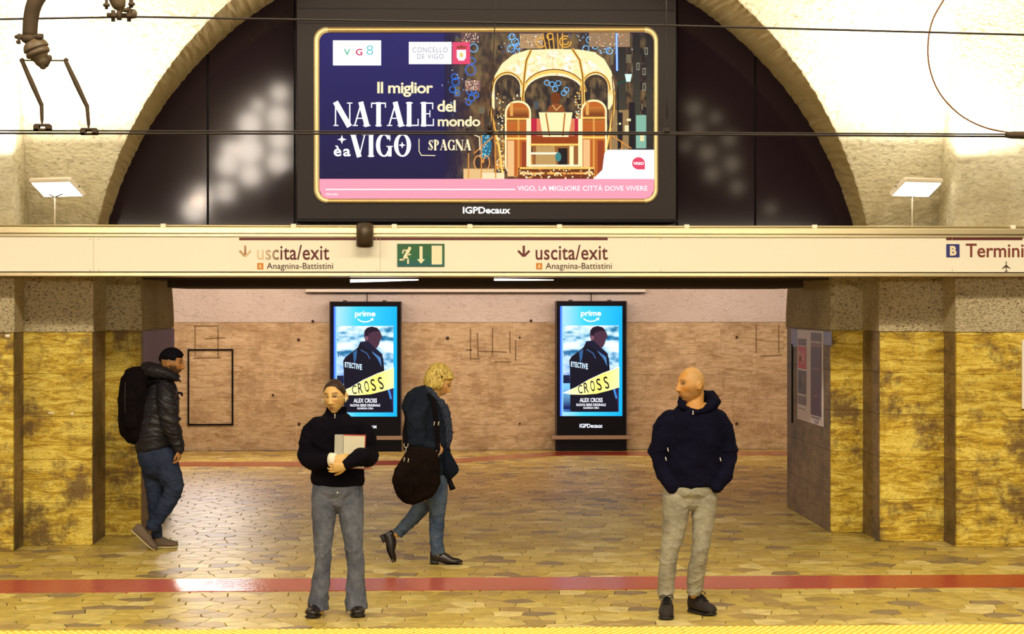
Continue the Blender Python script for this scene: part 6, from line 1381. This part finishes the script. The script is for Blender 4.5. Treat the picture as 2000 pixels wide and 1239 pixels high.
# ---- man with backpack ------------------------------------------------
fg = Fig(305, 1073); s_ = fg.s
m1 = thing('person', 'dark-haired man in shiny dark jacket and blue jeans walking past the stone pier', 'person', (fg.g.x, fg.Y0, 0))
T4 = head_matrix(fg.p(334.5, 708.5, 0), 86, -6, 0, 1.04)
K4 = dict(skin=(0.42, 0.19, 0.06), lip=(0.26, 0.08, 0.05), browc=(0.02, 0.012, 0.01), nose=.029, brow=1.2, stubble=(.88, (0.03, 0.016, 0.012)), fade=(.55, (0.08, 0.045, 0.025)))
tor = prof([(303, 879, 0, 35, .15), (302, 870, 0, 39, .17), (304, 845, 0, 40, .18), (309, 815, 0, 40, .18), (314, 785, 0, 37, .185), (318, 762, 0, 31, .18), (321, 748, 0, 24, .12), (324, 738, 0, 17, .08)])
aN = limb_keys(fg, [(322, 760, -.15, 17), (326, 780, -.19, 20), (330, 808, -.20, 20), (334, 832, -.19, 18.5), (342, 852, -.17, 15.5), (348, 870, -.16, 12.5), (350, 878, -.16, 11)])
aF = limb_keys(fg, [(320, 760, .15, 17), (312, 800, .20, 18), (318, 835, .19, 16), (335, 860, .10, 12)])
lN = limb_keys(fg, [(316, 880, -.05, 27, .11), (322, 905, -.06, 26, .105), (333, 930, -.07, 23, .095), (340, 952, -.08, 19, .08), (331, 975, -.08, 17.5, .07), (316, 1000, -.08, 15.5, .065), (302, 1022, -.08, 13.5, .06), (296, 1032, -.08, 12.5, .06)])
lF2 = limb_keys(fg, [(298, 880, .08, 27, .11), (300, 910, .08, 25, .105), (302, 940, .08, 21, .09), (303, 970, .08, 17, .078), (303, 1000, .08, 14, .068), (304, 1030, .08, 12, .06), (307, 1052, .08, 11.5, .058)])
bm = bmesh.new(); head_geo(bm, T4, K4)
tube(bm, [fg.k(329, 722, 0, 13.5), fg.k(325, 735, 0, 13.5), fg.k(321, 750, 0, 18)], 16, 2)
tube(bm, thin(tor[1:7], .7), 20, 2); tube(bm, thin(aN, .6), 12, 2); tube(bm, thin(aF, .6), 12, 2); tube(bm, thin(lN, .6), 12, 2); tube(bm, thin(lF2, .6), 12, 2)
hand(bm, fg.p(350.5, 878, -.16), (-.02, -.05, -1), (-1, .15, 0), L=.165, curl=(28, 40, 30), side=-1, spread=.6, thumb=.35)
hand(bm, fg.p(338, 862, .09), (.7, 0, -.7), (-.5, 0, -.5), L=.16, curl=(30, 40, 30), side=1)
remesh('body', bm, .0048, M['skin'], m1, 1, colorfn=skin_color(T4, K4)); eyes(T4, K4, m1)
bm = bmesh.new(); tube(bm, tor, 28, 4, flat=True); tube(bm, aN, 18, 4); tube(bm, aF, 18, 4)
remesh('padded_jacket', bm, .0075, M['leather'], m1, 2, folds=fold_fn(.0075, 42, 42, [(*fg.p(333, 835, -.2), .16), (*fg.p(330, 800, -.2), .2)], vert=.9, base=.8))
bm = bmesh.new()
tube(bm, [fg.k(348, 736, -.03, 5), fg.k(340, 737, -.09, 9), fg.k(320, 731, -.115, 13), fg.k(298, 724, -.09, 15), fg.k(288, 722, 0, 16), fg.k(298, 724, .09, 15), fg.k(320, 731, .115, 12), fg.k(342, 738, .07, 7)], 14, 4); tube(bm, [fg.k(284, 735, -.06, 10), fg.k(296, 728, 0, 17), fg.k(312, 722, 0, 14)], 12, 3)
remesh('hood', bm, .008, M['leather'], m1, 3, folds=fold_fn(.010, 34, 43, base=1))
bm = bmesh.new(); tube(bm, prof([(304, 872, 0, 34, .15), (305, 890, 0, 37, .16), (308, 905, 0, 34, .15)]), 24, 3); tube(bm, lN, 20, 4, flat=True); tube(bm, lF2, 20, 4, flat=True)
remesh('jeans', bm, .0062, M['jean_dark'], m1, 1, folds=fold_fn(.0070, 44, 45, [(*fg.p(335, 960, -.08), .13), (*fg.p(302, 1020, -.08), .12), (*fg.p(305, 1045, .08), .1)], base=.55))
bm = bmesh.new(); tube(bm, [fg.k(303, 1020, -.08, 13.5, .062), fg.k(297, 1036, -.08, 13.5, .062)], 18, 2, flat=True, ref=(1, 0, .3)); obj('jeans_cuff', bm, M['jean_dark'], m1, True)
hl = fg.p(256, 1037, -.08); toe = fg.p(298, 1077, -.08); toe = Vector((toe.x, toe.y, max(toe.z, .004)))
shoe(m1, hl, toe-hl, (.68, 0, .73), .282, M['shoe_grey'], M['sole_cream'], 'sneaker', toe_h=.05, ankle_h=.085, sole_t=.014, width=.046)
hx = fg.p(290, 1076, .08); shoe(m1, (hx.x, fg.Y0+.08, 0), (1, .04, .0), (0, 0, 1), .262, M['shoe_grey'], M['sole_cream'], 'sneaker', toe_h=.05, ankle_h=.085, sole_t=.018, width=.046)
def mk4(P_, D):
    X, Y, Z = P_.T; return np.where(Y > .045, sgm((Z-(.058-.0*Y))*400), np.where(np.abs(X) > .045, sgm((Z-(.034))*300), sgm((Z-(.012+.2*(Y+.05)))*200)))
hair_cap('hair', T4, K4, mk4, M['hair_black'], m1, lambda P_: .012+.012*np.clip(P_[:, 1]/.08, 0, 1), .0012)
bm = bmesh.new(); q = fg.p(353, 770, -.10); tube(bm, [(q.x-.02, q.y, q.z+.01, .010), (q.x+.005, q.y, q.z+.006, .012), (q.x+.012, q.y, q.z-.012, .009)], 10, 2); obj('strap_toggle', bm, M['black'], m1, True)
bm = bmesh.new(); q = fg.p(350, 743, -.03); tube(bm, [(q.x-.03, q.y, q.z, .014), (q.x, q.y, q.z, .010), (q.x+.012, q.y, q.z-.012, .006)], 10, 2); obj('collar_flap', bm, M['leather'], m1, True)
bp_ = thing('backpack', 'black rectangular backpack worn by the man at the stone pier', 'backpack', fg.p(263, 848, 0))
bm = bmesh.new(); tube(bm, [fg.k(268, 843, 0, 27, .13), fg.k(264, 832, 0, 31, .155), fg.k(263, 800, 0, 31, .16), fg.k(263, 770, 0, 30, .16), fg.k(266, 748, 0, 29, .15), fg.k(268, 741, 0, 26, .12)], 32, 4)
def sq(co):
    c = np.array(fg.p(264, 795, 0)); d = co-c; a = np.clip(d[:, 0]/.145, -1, 1); d[:, 0] = .145*np.sign(a)*np.abs(a)**.8*1.02; b_ = np.clip(d[:, 1]/.16, -1, 1); d[:, 1] = .16*np.sign(b_)*np.abs(b_)**.7; return c+d
remesh('pack', bm, .008, M['bagcloth'], bp_, 2, folds=fold_fn(.008, 20, 51, base=.8), post=sq)
bm = bmesh.new(); tube(bm, [fg.k(253, 745, 0, 3.2, .013), fg.k(253, 736, 0, 3.2, .013), fg.k(259, 732, 0, 3.2, .013), fg.k(266, 735, 0, 3.2, .013), fg.k(268, 744, 0, 3.2, .013)], 8, 4, ref=(1, 0, 0)); obj('handle', bm, M['black'], bp_, True)
bm = bmesh.new(); tube(bm, [fg.k(245, 748, -.152, 1.2), fg.k(244, 790, -.166, 1.2), fg.k(247, 835, -.152, 1.2)], 8, 4); obj('zip', bm, M['housing'], bp_, True)
bm = bmesh.new(); tube(bm, [fg.k(256, 800, -.150, 13, .022), fg.k(256, 825, -.155, 15, .028), fg.k(258, 836, -.150, 13, .02)], 16, 3); obj('side_pocket', bm, M['bagcloth'], bp_, True)
for sg in (-1,):
    bm = bmesh.new(); tube(bm, [fg.k(288, 750, sg*.13, 3.5, .008), fg.k(305, 744, sg*.15, 4, .008), fg.k(325, 746, sg*.145, 4, .008)], 8, 3); obj('shoulder_strap', bm, M['black'], bp_, True)
